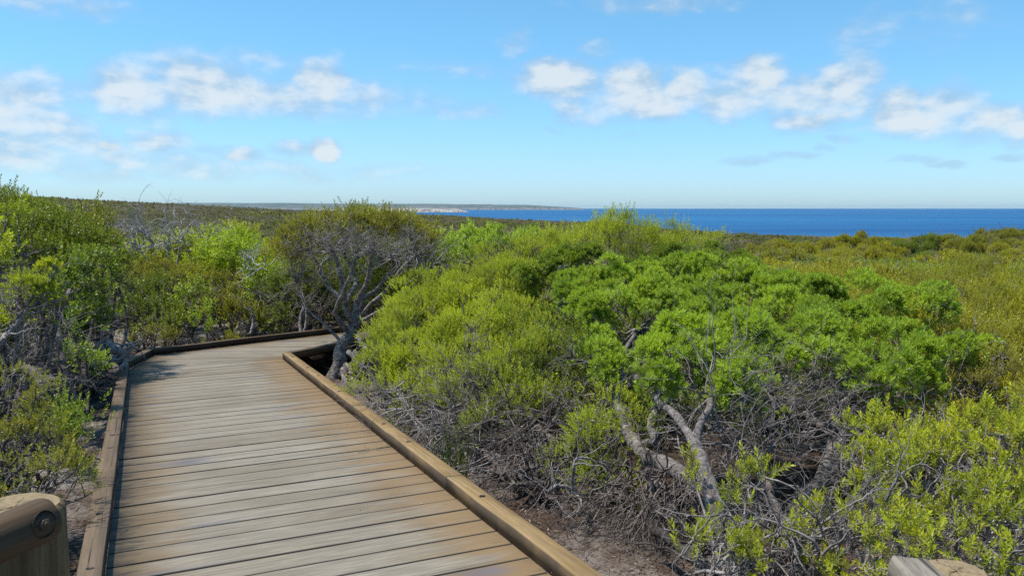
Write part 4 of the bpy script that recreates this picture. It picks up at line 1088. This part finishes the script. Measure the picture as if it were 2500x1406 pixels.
# --- spiky yellow-green shrub with small white flowers, lower right
def spiky_shrub(label, base, rows, flowers, dens=1.0, stems=()):
    b = base_at(*base); B = np.array(b)
    t = make_shrub('spiky_flowering_shrub', label, 'shrub', b, LB(*rows), 'spiky', 'spiky', 'twig', r0=.02, density=dens, dead=.8, twigs=1.0)
    L = np.array([[*(np.array(l[0]) - B), l[1], l[2], l[3]] for l in LB(*rows)])
    if flowers:
        pts, nn, _ = lobe_points(L, 110, -.2)
        keep = vnoise(pts[:, 0] * 9, pts[:, 2] * 9 + pts[:, 1] * 5, 21) > .58
        pts, nn = pts[keep], nn[keep]
        pts = np.repeat(pts, 5, 0) + rng.normal(0, .022, (len(pts) * 5, 3)); m = len(pts)
        r = rng.uniform(.0025, .0045, m)
        oc = np.array([[1, 0, 0], [0, 1, 0], [-1, 0, 0], [0, -1, 0], [0, 0, 1], [0, 0, -1.0]])
        V = (pts[:, None] + oc[None] * r[:, None, None]).reshape(-1, 3)
        T = np.array([[0, 1, 4], [1, 2, 4], [2, 3, 4], [3, 0, 4], [1, 0, 5], [2, 1, 5], [3, 2, 5], [0, 3, 5]])
        Q = (np.arange(m)[:, None, None] * 6 + T[None]).reshape(-1, 3)
        link('flowers', mesh_np('flowers', V, Q, M['flower']), t)['kind'] = 'stuff'
    g = Geo()
    for st, r0, r1 in stems:
        limb(g, [P(*s_) - B for s_ in st], r0, r1, 16, 8, .15)
    if stems:
        V, Q, _ = g.get(); link('stem', mesh_np('stem', V, Q, M['bark'], smooth=True), t)
    return t
m_, t_, o_ = new_mat('white buds'); b_ = principled(t_, (0.36, 0.33, 0.31), .8, .1); t_.l.new(b_.outputs[0], o_.inputs[0]); M['flower'] = m_
spiky_shrub('yellow green spiky shrub with tiny white flowers filling the lower right corner', (2280, 1350, 3.3),
    [(2110, 1070, 3.8, .13), (2080, 1110, 3.7, .11), (2180, 1060, 3.9, .17), (2150, 1130, 3.6, .16), (2230, 1100, 3.7, .18), (2290, 1080, 3.8, .18), (2200, 1190, 3.3, .18), (2270, 1170, 3.4, .18), (2350, 1150, 3.5, .2), (2420, 1090, 3.7, .22), (2480, 1140, 3.5, .2), (2340, 1240, 3.1, .17), (2420, 1220, 3.2, .18), (2470, 1280, 3.0, .17), (2260, 1260, 3.1, .12), (2170, 1250, 3.15, .1), (2440, 1040, 3.9, .16), (2090, 1160, 3.6, .08), (2500, 1060, 3.8, .16)], True)
spiky_shrub('low yellow green spiky shrub behind the sawn post with cracked end grain', (2300, 1420, 2.75),
    [(2320, 1320, 2.75, .11), (2400, 1330, 2.7, .11), (2470, 1360, 2.6, .12), (2230, 1320, 2.8, .09), (2210, 1370, 2.6, .07), (2140, 1300, 2.9, .05), (2150, 1350, 2.75, .05), (2440, 1400, 2.5, .1), (2290, 1365, 2.6, .07), (2120, 1380, 2.7, .05)], True, 1.1)
spiky_shrub('sparse twiggy spiky shrub with few leaf tufts at the foot of the grey trunk', (1900, 1430, 3.2),
    [(1840, 1180, 3.6, .07), (1800, 1220, 3.5, .06), (1860, 1160, 3.65, .035), (1775, 1245, 3.45, .04), (2010, 1260, 3.3, .06), (2060, 1270, 3.25, .06), (1980, 1250, 3.3, .04), (1715, 1320, 3.3, .05), (1705, 1345, 3.25, .04), (1800, 1350, 3.1, .045), (1840, 1385, 3.0, .05), (1790, 1390, 3.0, .045), (1990, 1370, 3.0, .04), (2030, 1400, 2.9, .05), (1780, 1290, 3.3, .03), (1690, 1150, 4.0, .03), (1890, 1340, 3.1, .03), (1940, 1320, 3.1, .03)], True, 1.6,
    [([(1935, 1400, 3.2), (1925, 1325, 3.3), (1902, 1260, 3.4), (1880, 1200, 3.5), (1872, 1168, 3.55)], .022, .013), ([(1950, 1390, 3.2), (1910, 1330, 3.25), (1860, 1290, 3.3), (1820, 1270, 3.35)], .014, .008)])
twig_bush('bare grey twigs filling the gap between the sparse spiky shrub and the post', [(1820, 1330, 3.25, 12, .13, .2, -.1), (1900, 1330, 3.2, 12, .13, .2, 0), (1960, 1340, 3.15, 12, .13, .2, .1), (2050, 1340, 3.05, 12, .13, .2, 0), (2120, 1310, 3.1, 10, .12, .2, .2), (1860, 1270, 3.5, 8, .12, .1, .1), (2000, 1390, 2.95, 10, .12, .3, 0), (1770, 1300, 3.5, 8, .12, .1, -.2)], 'twig', (1950, 1430, 3.2))

# --- left of the boardwalk
make_shrub('leafy_shrub', 'small dark green shrub standing on the sandy strip at the foot of a leaning trunk', 'shrub', base_at(165, 1060, 6.4),
    LB((150, 1015, 6.4, .14, .9), (180, 1045, 6.2, .13, .9), (140, 1050, 6.2, .1)), 'midfine', 'conedark', size=.7, density=1.6)
make_shrub('leafy_shrub', 'yellow green fine shrub spreading above the left log post', 'shrub', base_at(40, 1200, 4.5),
    LB((30, 1020, 5.0, .22), (85, 1040, 4.9, .20), (100, 1085, 4.7, .16), (40, 1090, 4.7, .24), (90, 1140, 4.5, .15), (20, 1160, 4.2, .22), (100, 1190, 4.2, .14), (0, 1090, 4.7, .25), (60, 1200, 4.1, .15)), 'lime', 'olive', density=1.3, size=.8, dead=.9)
make_shrub('leafy_shrub', 'upright bright green shrub beside a slim trunk on the left sandy strip', 'shrub', base_at(185, 950, 8.4),
    LB((180, 830, 8.6, .17, 1.2), (190, 870, 8.4, .17, 1.2), (180, 905, 8.3, .15, 1.1), (215, 895, 8.3, .11, 1.1)), 'midfine', 'cone', size=.85, density=1.4)
make_shrub('leafy_shrub', 'tall dense deep green shrub behind the left sandy strip', 'shrub', base_at(225, 900, 9.4),
    LB((213, 680, 9.6, .38, .9), (193, 735, 9.3, .36, 1), (223, 760, 9.4, .30, 1.2), (168, 690, 9.4, .34), (203, 830, 9.3, .24, 1), (178, 790, 9.2, .3), (183, 860, 9.0, .24), (138, 780, 9.0, .3), (98, 740, 9.2, .35), (108, 830, 8.8, .28), (38, 800, 8.8, .4), (-2, 860, 8.4, .4)), 'mid', 'conedark', density=1.3)
make_shrub('leafy_shrub', 'large yellow green domed shrub rising on the left', 'shrub', base_at(110, 900, 9.8),
    LB((110, 580, 10.6, .44), (60, 605, 10.0, .45), (170, 600, 10.2, .45), (140, 650, 9.8, .40), (215, 620, 10.2, .35), (80, 560, 11.2, .40), (60, 660, 9.4, .38), (200, 585, 10.8, .28), (10, 620, 9.8, .42), (0, 575, 10.4, .4)), 'midfine', 'leftgreen', size=.9, density=1.9)
make_shrub('leafy_shrub', 'olive shrub with a grey dead twig patch against the brown heath', 'shrub', base_at(240, 850, 11.6),
    LB((215, 560, 11.8, .30), (255, 580, 11.7, .28, 1.1), (270, 630, 11.6, .26, 1.3), (235, 545, 12.0, .25), (285, 670, 11.8, .2, 1.3)), 'midfine', 'olive', size=.95, density=1.3, dead=.4)
make_shrub('leafy_shrub', 'uppermost dark olive shrub on the skyline at the far left edge', 'shrub', base_at(60, 800, 13),
    LB((20, 525, 13.0, .45), (80, 535, 13.2, .40), (130, 555, 13.0, .34), (30, 490, 13.4, .24), (0, 475, 13.6, .20), (-60, 490, 13.4, .40), (170, 575, 12.8, .22)), 'midfine', 'leftgreen', size=.9, density=1.8)
make_shrub('leafy_shrub', 'flat pale lime clump on a bare twiggy grey branch on the left', 'shrub', base_at(10, 1000, 7.2),
    LB((80, 672, 7.4, .14, .5), (120, 680, 7.4, .12, .5), (50, 690, 7.3, .10, .5), (90, 705, 7.2, .10, .4), (155, 735, 7.4, .06, .8), (95, 655, 7.5, .11, .6)), 'cone', 'brightlime', size=.9, density=1.3)
make_shrub('leafy_shrub', 'lime tufted shrub cut by the left edge of the photo above the twiggy branch', 'shrub', base_at(-30, 1000, 8.2),
    LB((10, 545, 9.2, .28), (0, 640, 8.2, .2), (45, 560, 9.2, .22), (-40, 600, 8.6, .4), (5, 760, 7.4, .12), (-30, 700, 7.8, .25), (0, 820, 7.0, .12)), 'mid', 'brightlime', density=.8, size=.8)
branch_thing('leaning_tree', 'slim bare grey tree leaning over the left sandy strip', 'tree',
    [([(178, 985, 7.3), (160, 930, 7.4), (146, 880, 7.6), (140, 820, 7.8), (150, 760, 8.2), (170, 710, 8.6)], .05, .022), ], 'bark', (180, 990, 7.3), 4)
branch_thing('slim_sapling', 'short dark upright stem standing on the sandy strip near the left kerb', 'sapling', [([(205, 945, 8.0), (208, 900, 8.2), (215, 850, 8.6), (225, 780, 9)], .035, .018)], 'barkdark', (205, 945, 8.0), 3)
branch_thing('bare_branch', 'bare grey branch fanning into fine twigs below the pale lime clump', 'branch',
    [([(-60, 860, 6.6), (0, 832, 6.8), (30, 800, 7.0), (55, 768, 7.1)], .032, .018), ([(55, 768, 7.1), (70, 735, 7.2), (85, 700, 7.3)], .012, .006), ([(55, 768, 7.1), (95, 762, 7.1), (120, 745, 7.2), (150, 735, 7.3)], .010, .005), ([(55, 768, 7.1), (40, 730, 7.2), (35, 705, 7.3)], .010, .005), ([(55, 768, 7.1), (95, 730, 7.2), (125, 695, 7.3)], .010, .005)], 'twig', (-20, 960, 7.0), 12)
branch_thing('curved_stump', 'thick curved broken limb under the left bushes with a pale broken end', 'stump',
    [([(20, 905, 6.9), (70, 905, 6.8), (100, 925, 6.7), (118, 955, 6.6), (100, 985, 6.5)], .035, .06)], 'bark', (90, 1000, 6.5), 5)
branch_thing('fallen_stick', 'thin grey stick lying across the ground before the curved broken limb', 'stick', [([(0, 985, 6.6), (60, 975, 6.7), (130, 985, 6.9)], .012, .008)], 'bark', (60, 990, 6.7), 3)
twig_bush('dark tangle of dead twigs in the shade beneath the left bushes', [(30, 860, 7.4, 16, .25, -.1, .2), (90, 840, 7.8, 16, .25, -.1, .2), (40, 930, 6.9, 14, .22, -.2, .3), (120, 880, 7.8, 12, .22, -.1, .2), (70, 780, 7.8, 14, .22, .3, .3)], 'twig', (90, 950, 7.4))
branch_thing('driftwood_stump', 'silvery forked dead stump beside the left kerb corner', 'stump',
    [([(248, 905, 9.75), (248, 865, 9.75), (245, 830, 9.75), (252, 797, 9.75)], .085, .045), ([(248, 835, 9.75), (274, 850, 9.80), (294, 864, 9.85), (298, 890, 9.85)], .06, .055), ([(294, 867, 9.85), (311, 853, 9.90), (329, 836, 9.95)], .055, .03), ([(248, 885, 9.75), (226, 865, 9.65), (198, 846, 9.55)], .036, .014), ([(244, 895, 9.75), (211, 890, 9.55), (191, 892, 9.45)], .045, .022), ([(294, 885, 9.85), (246, 888, 9.45), (211, 885, 9.25)], .026, .03)], 'silverwhite', (248, 910, 9.75), 3)

# --- beyond the far arm of the boardwalk
make_shrub('long_leaved_shrub', 'bright green long-leaved shrub behind the far kerb left of the gnarled tree', 'shrub', base_at(620, 800, 15.5),
    LB((600, 650, 15.6, .62), (650, 690, 15.0, .55), (560, 620, 16.2, .6), (620, 740, 14.6, .42), (660, 640, 15.6, .45), (690, 700, 14.8, .3), (520, 640, 16.0, .5)), 'wattle', 'wattle', density=1.25)
make_shrub('long_leaved_shrub', 'paler lime long-leaved shrub below the silver dead branches', 'shrub', base_at(450, 800, 16.8),
    LB((480, 620, 17.0, .6), (420, 630, 17.0, .6), (370, 640, 17.0, .55), (440, 670, 16.4, .55), (520, 600, 17.6, .5), (580, 590, 18.0, .45), (330, 640, 17.0, .5)), 'wattle', 'lime', density=1.1)
make_shrub('long_leaved_shrub', 'small bright green long-leaved shrub hanging over the far kerb', 'shrub', base_at(490, 840, 13.3),
    LB((475, 735, 13.8, .30, .9), (500, 780, 13.4, .22, 1), (450, 720, 13.9, .22), (505, 820, 13.0, .12, 1.2)), 'wattle', 'wattle', density=1.6, size=.85)
make_shrub('dense_shrub', 'dark green fine-textured shrub behind the left kerb corner', 'shrub', base_at(350, 840, 13.6),
    LB((345, 725, 14.0, .45), (330, 775, 13.6, .40), (390, 770, 13.6, .40), (400, 720, 14.2, .42), (350, 810, 13.2, .28), (420, 800, 13.3, .3), (310, 740, 13.8, .25)), 'midfine', 'dark', density=1.1)
make_shrub('dense_shrub', 'olive brown shrub between the two bright long-leaved shrubs', 'shrub', base_at(560, 830, 14),
    LB((540, 745, 14.2, .40), (580, 770, 13.9, .38), (460, 690, 15.0, .45), (410, 690, 15.0, .45), (360, 680, 15.2, .45), (620, 790, 13.8, .28), (540, 700, 14.8, .4)), 'midfine', 'olive', density=1.0, dead=.5)
make_shrub('dense_shrub', 'low grey green shrub along the far kerb by the driftwood', 'shrub', base_at(390, 850, 12.7),
    LB((330, 830, 12.6, .18), (380, 815, 12.8, .22), (420, 830, 12.7, .15), (300, 850, 12.3, .12)), 'midfine', 'olive', density=1.3, size=.8)
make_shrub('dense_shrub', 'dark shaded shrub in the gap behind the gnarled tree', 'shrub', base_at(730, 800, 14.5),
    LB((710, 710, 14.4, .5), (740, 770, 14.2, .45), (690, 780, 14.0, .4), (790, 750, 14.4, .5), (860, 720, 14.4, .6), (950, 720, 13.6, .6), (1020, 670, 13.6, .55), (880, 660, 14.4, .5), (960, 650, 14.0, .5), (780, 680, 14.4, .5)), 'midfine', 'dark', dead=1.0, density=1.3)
make_shrub('dense_shrub', 'low green undergrowth bush along the far kerb beside the gnarled tree', 'shrub', base_at(760, 815, 14.4),
    LB((650, 820, 13.9, .16), (700, 812, 14.2, .16), (750, 805, 14.6, .18), (800, 795, 14.9, .18), (600, 825, 13.6, .14), (560, 832, 13.3, .12)), 'midfine', 'olive', density=1.3, size=.8)
make_shrub('dense_shrub', 'bright green shrub showing right of the gnarled tree crown', 'shrub', base_at(1080, 720, 16),
    LB((1060, 610, 16, .45), (1110, 625, 15.6, .42), (1150, 635, 15.4, .34), (1090, 650, 15.0, .36), (1030, 640, 15.4, .3)), 'mid', 'cone', density=1.0)
make_shrub('dense_shrub', 'rounded green shrub farther back between tree and mound', 'shrub', base_at(1180, 720, 20),
    LB((1150, 590, 21, .5), (1200, 585, 21, .5), (1240, 600, 20, .4), (1180, 612, 20, .45), (1290, 590, 22, .5)), 'mid', 'cone', density=.9, size=1.1)
twig_bush('spray of silver white dead branches above the pale lime shrub', [(320, 590, 16.0, 9, .26, 1.0, -.3), (370, 590, 16.0, 10, .30, 1.0, .3), (440, 590, 16.2, 9, .30, 1.0, 0), (500, 600, 16.2, 8, .24, .8, .6), (340, 605, 15.8, 8, .24, .9, .1), (410, 605, 15.8, 8, .24, .9, .2), (600, 650, 14.8, 5, .2, .6, .4), (655, 645, 14.4, 5, .2, .6, -.3)], 'silverwhite', (400, 800, 16), 'dead_bush', .015)
twig_bush('bare grey stems in the shade under the gnarled tree by the far kerb', [(740, 760, 13.9, 10, .3, .9, 0), (700, 770, 13.8, 8, .25, .8, -.2), (780, 770, 13.9, 8, .25, .8, .2), (640, 760, 14, 6, .25, .8, .2)], 'twig', (740, 815, 14))
branch_thing('bare_sapling', 'pale bare sapling of two stems standing in the shade behind the far kerb', 'sapling',
    [([(735, 812, 13.6), (733, 780, 13.7), (742, 740, 13.8), (735, 710, 13.9)], .03, .016), ([(742, 812, 13.6), (748, 775, 13.7), (745, 730, 13.8)], .022, .012)], 'silver', (738, 815, 13.6), 3)
branch_thing('dead_sapling', 'single crooked pale dead stem below the bright long-leaved shrub', 'sapling', [([(612, 815, 13.4), (618, 785, 13.5), (616, 765, 13.5), (606, 750, 13.5)], .024, .012)], 'silver', (612, 815, 13.4), 3)

# --- yellow green heath shrubs filling the right
def template_root(name, label, cat, lobes, species, mat, bark, **kw):
    return make_shrub(name, label, cat, (0, 0, 0), lobes, species, mat, bark, **kw)
def dome(n, r, h):
    out = []
    for i in range(n):
        a = i * 2.4; q = r * math.sqrt((i + .3) / n)
        out.append(((q * math.cos(a), q * math.sin(a), h * (1 - .35 * (q / r) ** 2) - r * .28), r * .42, r * .42, r * .34))
    return out
HEATH_LABEL = 'yellow green fine-leaved heath shrub in the dense thicket at right'
HEATH_GROUP = 'yellow green heath shrubs of the thicket at right'
kinds = [template_root('heath_shrub', HEATH_LABEL, 'shrub', dome(7, .80, 1.0), 'yellow', mt, 'twig', group=HEATH_GROUP, dead=dd) for mt, dd in (('yellowgreen', .5), ('lime', .3), ('olive', 1.2), ('yellowgreen', 1.6))]
used = [False] * 4
def place(kind_list, used, i, x, y, z, s, sz, label, group):
    k = (i if i < len(kind_list) else random.randrange(len(kind_list))); r = kind_list[k]; rz = random.uniform(0, 6.28)
    if not used[k]:
        used[k] = True; r.location = (x, y, z); r.rotation_euler = (0, 0, rz); r.scale = (s, s, sz); r['label'] = label; r['group'] = group
        return r
    return copy_thing(r, (x, y, z), rz, (s, s, sz), label, group)
i = 0
for yy in np.arange(4.6, 15.2, .95):
    x0, x1 = 2.0 + (yy - 4.6) * .30, yy * .68 + 1.2
    for xx in np.arange(x0, x1, 1.0):
        x, y = xx + random.uniform(-.35, .35), yy + random.uniform(-.35, .35)
        px = CX + x / y * F
        # keep clear of the rosette shrub and the mound
        if y < 6.9 and px < 2330: continue
        if y < 5.2 and px < 2420: continue
        if y < 9.3 and px < 1850: continue
        if y < 13.3 and px < 1720: continue
        gz = float(ground_z(x, y))
        top = CAM[2] - (0.93 + .006 * (y - 5)) + random.uniform(-.20, .10) - max(0, (1900 - px)) * .0003
        h = top - gz
        if h < .5: continue
        s = random.uniform(.9, 1.2)
        place(kinds, used, i, x, y, gz, s, h / 1.06, HEATH_LABEL, HEATH_GROUP); i += 1
print('heath thicket', i)

# --- flat topped darker shrubs behind, towards the sea
FT_LABEL = 'dark green flat-topped shrub in the wind-pruned band before the sea at right'; FT_GROUP = 'flat-topped shrubs before the sea at right'
def flat_lobes(seed):
    r2 = np.random.default_rng(seed); out = []
    for k in range(8):
        a = k * 2.4; q = 1.5 * math.sqrt((k + .3) / 8)
        out.append(((q * math.cos(a), q * math.sin(a), .85 + r2.normal(0, .12)), .55, .55, .30))
    return out
fk = [template_root('flat_topped_shrub', FT_LABEL, 'shrub', flat_lobes(k), 'far', m, 'twig', group=FT_GROUP, dead=1.0, density=2.2, r0=.05) for k, m in enumerate(('olive', 'dark', 'yellowgreen'))]
fu = [False] * 3; i = 0
for yy in np.arange(16.6, 58, 2.5):
    for xx in np.arange(yy * .12, yy * .66 + 2, 2.5):
        x, y = xx + random.uniform(-.9, .9), yy + random.uniform(-.9, .9)
        px = CX + x / y * F
        if px < 1700 + (y - 19) * 4: continue
        gz = float(ground_z(x, y)); s = random.uniform(.75, 1.3)
        if random.random() < .12: continue
        place(fk, fu, i, x, y, gz, s, random.uniform(.70, .95) if y < 23 else random.uniform(.95, 1.40) if y < 38 else random.uniform(.9, 1.6), FT_LABEL, FT_GROUP); i += 1
print('flat topped', i)

# --- nearer bushes of the plain that still stand out one by one
PL_LABEL = 'rounded olive bush standing in the near edge of the brown heath plain'; PL_GROUP = 'bushes on the near edge of the heath plain'
pk = [template_root('plain_bush', PL_LABEL, 'shrub', flat_lobes(k + 9)[:6], 'far', m, 'twig', group=PL_GROUP, dead=.8, density=1.8, r0=.04) for k, m in enumerate(('olive', 'lime', 'yellowgreen', 'olive'))]
pu = [False] * 4; i = 0
for yy in np.arange(16.5, 34, 2.5):
    for xx in np.arange(-yy * .66, yy * .30, 2.4):
        x, y = xx + random.uniform(-.8, .8), yy + random.uniform(-.8, .8)
        px = CX + x / y * F
        if px > 1620 + (y - 19) * 4 or (y < 19 and px < 760) or (y < 24 and 1000 < px < 1330): continue
        if random.random() < .25 + .02 * (y - 16): continue
        gz = float(ground_z(x, y))
        place(pk, pu, i, x, y, gz, random.uniform(.6, .95), random.uniform(.55, .8), PL_LABEL, PL_GROUP); i += 1
print('plain bushes', i)

# --- the far heath: one mass nobody could count
def far_heath():
    Ps = []; Rs = []
    r = 20.0
    while r < 470:
        br = .42 + .0052 * r
        n = int(1.42 * r / (1.25 * br)); a = np.radians(np.linspace(-41, 41, n)) + rng.normal(0, .35 * 1.25 * br / r, n)
        q = r + rng.uniform(-.5, .5, n) * br * 1.3
        rs = np.interp(np.degrees(a), AZ_T, RS_T)
        keep = q < rs * 1.07 + 8
        Ps.append(np.stack([q * np.sin(a), q * np.cos(a)], -1)[keep]); Rs.append((br * rng.uniform(.7, 1.35, n))[keep])
        r += 1.25 * br
    XY = np.concatenate(Ps); BR = np.concatenate(Rs); n = len(XY)
    Z = ground_z(XY[:, 0], XY[:, 1])
    patch = vnoise(XY[:, 0] / 16, XY[:, 1] / 16, 31) * .6 + vnoise(XY[:, 0] / 5, XY[:, 1] / 5, 33) * .4
    green = vnoise(XY[:, 0] / 22, XY[:, 1] / 30, 35) * .55 + rng.random(n) * .45
    brown = np.array([[.18, .150, .072], [.205, .170, .105], [.15, .14, .05], [.23, .195, .16]])
    grn = np.array([[.13, .15, .032], [.16, .175, .034], [.20, .205, .04], [.10, .12, .03]])
    c = brown[np.minimum((patch * 4 * .99 + rng.normal(0, .35, n)).clip(0, 3.99).astype(int), 3)]
    gm = green > .66; c[gm] = grn[rng.integers(0, 4, gm.sum())]
    parts_v = []; parts_c = []
    dist = np.hypot(XY[:, 0], XY[:, 1])
    for sel, k, fs in ((dist < 60, 110, .115), ((dist >= 60) & (dist < 150), 60, .15), (dist >= 150, 34, .20)):
        m_ = int(sel.sum())
        d = unit(rng.standard_normal((m_, k, 3)) + np.array([0, 0, .5])); d[..., 2] = np.abs(d[..., 2])
        flat = rng.uniform(.35, .6, m_) * np.where(gm[sel], 1.2, .95)
        sc3 = np.stack([np.ones(m_), np.ones(m_), flat], -1)[:, None]
        pos = np.stack([XY[sel, 0], XY[sel, 1], Z[sel]], -1)[:, None] + d * (BR[sel][:, None] * rng.uniform(.75, 1.08, (m_, k)))[..., None] * sc3
        pos[..., 2] += (.25 + .10 * BR[sel])[:, None]
        ax = unit(d * .35 + np.array([0, 0, .9]) + rng.normal(0, .28, d.shape)); u, v = frames(ax)
        sz = (BR[sel] * fs)[:, None, None] * rng.uniform(.6, 1.45, (m_, k, 1))
        flatq = np.stack([pos - u * sz, pos - v * sz * .8 + ax * sz * .25, pos + u * sz, pos + v * sz * .8 - ax * sz * .25], 2)
        upq = np.stack([pos - u * sz * .4, pos - v * sz * .1 - ax * sz * .3, pos + u * sz * .4, pos + ax * sz * .75], 2)
        parts_v.append(np.concatenate([flatq, upq], 1).reshape(-1, 3))
        cc = np.repeat(c[sel], 2 * k, 0) * rng.uniform(.7, 1.35, (m_ * 2 * k, 1)); parts_c.append(np.repeat(cc, 4, 0))
    V = np.concatenate(parts_v); cc = np.concatenate(parts_c)
    cc = np.concatenate([cc, np.ones((len(cc), 1))], 1)
    m, t, out = new_mat('heath scrub')
    b = principled(t, t.attr('col', 'Color'), .7, .2)
    tr = t.node('ShaderNodeBsdfTranslucent'); t.put(tr.inputs[0], t.attr('col', 'Color'))
    mx = t.node('ShaderNodeMixShader'); mx.inputs[0].default_value = .4
    t.l.new(b.outputs[0], mx.inputs[1]); t.l.new(tr.outputs[0], mx.inputs[2]); t.l.new(mx.outputs[0], out.inputs[0])
    o = link('heath_scrub', mesh_np('heath_scrub', V, np.arange(len(V)).reshape(-1, 4), m, {'col': cc})); o['kind'] = 'stuff'
    print('far heath bushes', n, 'faces', len(V) // 4)
far_heath()

# --- leaf litter and fallen twigs on the bare ground
def litter():
    n = 30000
    px = rng.uniform(-.2, 1, n)
    left = rng.random(n) < .45
    s_ = np.where(left, rng.uniform(-1, 9.5, n), rng.uniform(-1.5, 7, n)); wv = np.where(left, -.15 - np.abs(rng.normal(0, .8, n)), WID + .15 + np.abs(rng.normal(0, 1.1, n)))
    p = base0[None] + u_d[None] * s_[:, None] + w_d[None] * wv[:, None]
    keep = vnoise(p[:, 0] * 2.2, p[:, 1] * 2.2, 41) + rng.normal(0, .2, n) > .42
    p = p[keep]; n = len(p)
    p[:, 2] = ground_z(p[:, 0], p[:, 1]) + rng.uniform(.004, .02, n)
    a = rng.uniform(0, 6.28, n); l = rng.uniform(.008, .028, n); wd = rng.uniform(.002, .005, n)
    tl = rng.normal(0, .25, n)
    d = np.stack([np.cos(a), np.sin(a), tl], -1); s2 = np.stack([-np.sin(a), np.cos(a), rng.normal(0, .3, n)], -1)
    V = np.stack([p - d * l[:, None], p + s2 * wd[:, None], p + d * l[:, None], p - s2 * wd[:, None]], 1).reshape(-1, 3)
    pal = np.array([[.10, .065, .045], [.16, .11, .08], [.055, .038, .03], [.26, .20, .16], [.20, .12, .07]])
    c = np.repeat(pal[rng.integers(0, 5, n)], 4, 0); c = np.concatenate([c, np.ones((len(c), 1))], 1)
    m, t, out = new_mat('dry leaves'); b = principled(t, t.attr('col', 'Color'), .8, .2); t.l.new(b.outputs[0], out.inputs[0])
    o = link('leaf_litter', mesh_np('leaf_litter', V, np.arange(len(V)).reshape(-1, 4), m, {'col': c})); o['kind'] = 'stuff'
    g = Geo(); k = 420
    s_ = rng.uniform(-1, 9, k); lf = rng.random(k) < .5
    wv = np.where(lf, -.2 - np.abs(rng.normal(0, .7, k)), WID + .2 + np.abs(rng.normal(0, 1.0, k)))
    q = base0[None] + u_d[None] * s_[:, None] + w_d[None] * wv[:, None]
    q[:, 2] = ground_z(q[:, 0], q[:, 1]) + .008
    a = rng.uniform(0, 6.28, k)
    branching(g, q, np.stack([np.cos(a), np.sin(a), rng.normal(0, .08, k)], -1), .11, .004, 2, 2, .4, (0, 0, 0), .7, .2, 3)
    V, Q, _ = g.get()
    o = link('fallen_twigs', mesh_np('fallen_twigs', V, Q, M['twigbrown'])); o['kind'] = 'stuff'
litter()

# --- a dry sprig and a few flakes dropped on the boards
def deck_debris():
    c = on_deck(925, 1100); b = c + DN * .004
    t = thing('dry_sprig', 'small pale dry sprig lying on the boards beside the right kerb', 'twig', b)
    g = Geo(); g2 = 7
    st = np.array([u_d * .02 * i - w_d * .09 + w_d * .035 * i for i in range(g2)]) + DN * .004
    limb(g, [st[0] - w_d * .06, st[2], st[-1] + w_d * .03], .003, .0015, 10, 5, .2)
    branching(g, st, unit(w_d * .4 + rng.standard_normal((g2, 3)) * .7 * (1 - np.abs(DN)) + DN * .1), .035, .0022, 3, 2, .5, DN * .05, .7, .2, 4)
    V, Q, _ = g.get(); link('stem', mesh_np('stem', V, Q, M['straw'], smooth=True), t)
    n = 90
    s_ = rng.uniform(-.3, 6.5, n); wv = WID - np.abs(rng.normal(.03, .32, n))
    ok = (wv > .05); s_, wv = s_[ok], wv[ok]; n = len(s_)
    p = base0[None] + u_d[None] * s_[:, None] + w_d[None] * wv[:, None] + DN[None] * .004
    a = rng.uniform(0, 6.28, n); l = rng.uniform(.004, .013, n)[:, None]; wd = rng.uniform(.0015, .004, n)[:, None]
    d = u_d[None] * np.cos(a)[:, None] + w_d[None] * np.sin(a)[:, None] + DN[None] * rng.normal(0, .08, n)[:, None]; s2 = np.cross(DN, d) + DN[None] * rng.normal(.25, .1, n)[:, None]
    V = np.stack([p - d * l, p + s2 * wd, p + d * l, p - s2 * wd * .2], 1).reshape(-1, 3)
    pal = np.array([[.45, .40, .28], [.16, .11, .06], [.35, .27, .15], [.08, .055, .04]])
    cc = np.repeat(pal[rng.integers(0, 4, n)], 4, 0); cc = np.concatenate([cc, np.ones((len(cc), 1))], 1)
    o = link('dry_leaf_flakes', mesh_np('dry_leaf_flakes', V, np.arange(len(V)).reshape(-1, 4), bpy.data.materials['dry leaves'], {'col': cc})); o['kind'] = 'stuff'
M['straw'] = bark_mat('straw', (0.30, 0.26, 0.16), (0.48, 0.43, 0.30), 30)
deck_debris()

# ------------------------------------------------------------------ haze
def haze_box():
    m, t, out = new_mat('thin sea air')
    v = t.node('ShaderNodeVolumePrincipled')
    v.inputs['Color'].default_value = (0.52, 0.80, 1.0, 1); v.inputs['Density'].default_value = 2.2e-5; v.inputs['Anisotropy'].default_value = 0.2
    t.l.new(v.outputs[0], out.inputs['Volume'])
    a, b, z0, z1, y0 = -18500, 18500, -80, 45, -2600
    V = np.array([[a, y0, z0], [b, y0, z0], [b, 18500, z0], [a, 18500, z0], [a, y0, z1], [b, y0, z1], [b, 18500, z1], [a, 18500, z1]])
    Q = np.array([[0, 3, 2, 1], [4, 5, 6, 7], [0, 1, 5, 4], [1, 2, 6, 5], [2, 3, 7, 6], [3, 0, 4, 7]])
    o = link('haze', mesh_np('haze', V, Q, m)); o['kind'] = 'stuff'
haze_box()
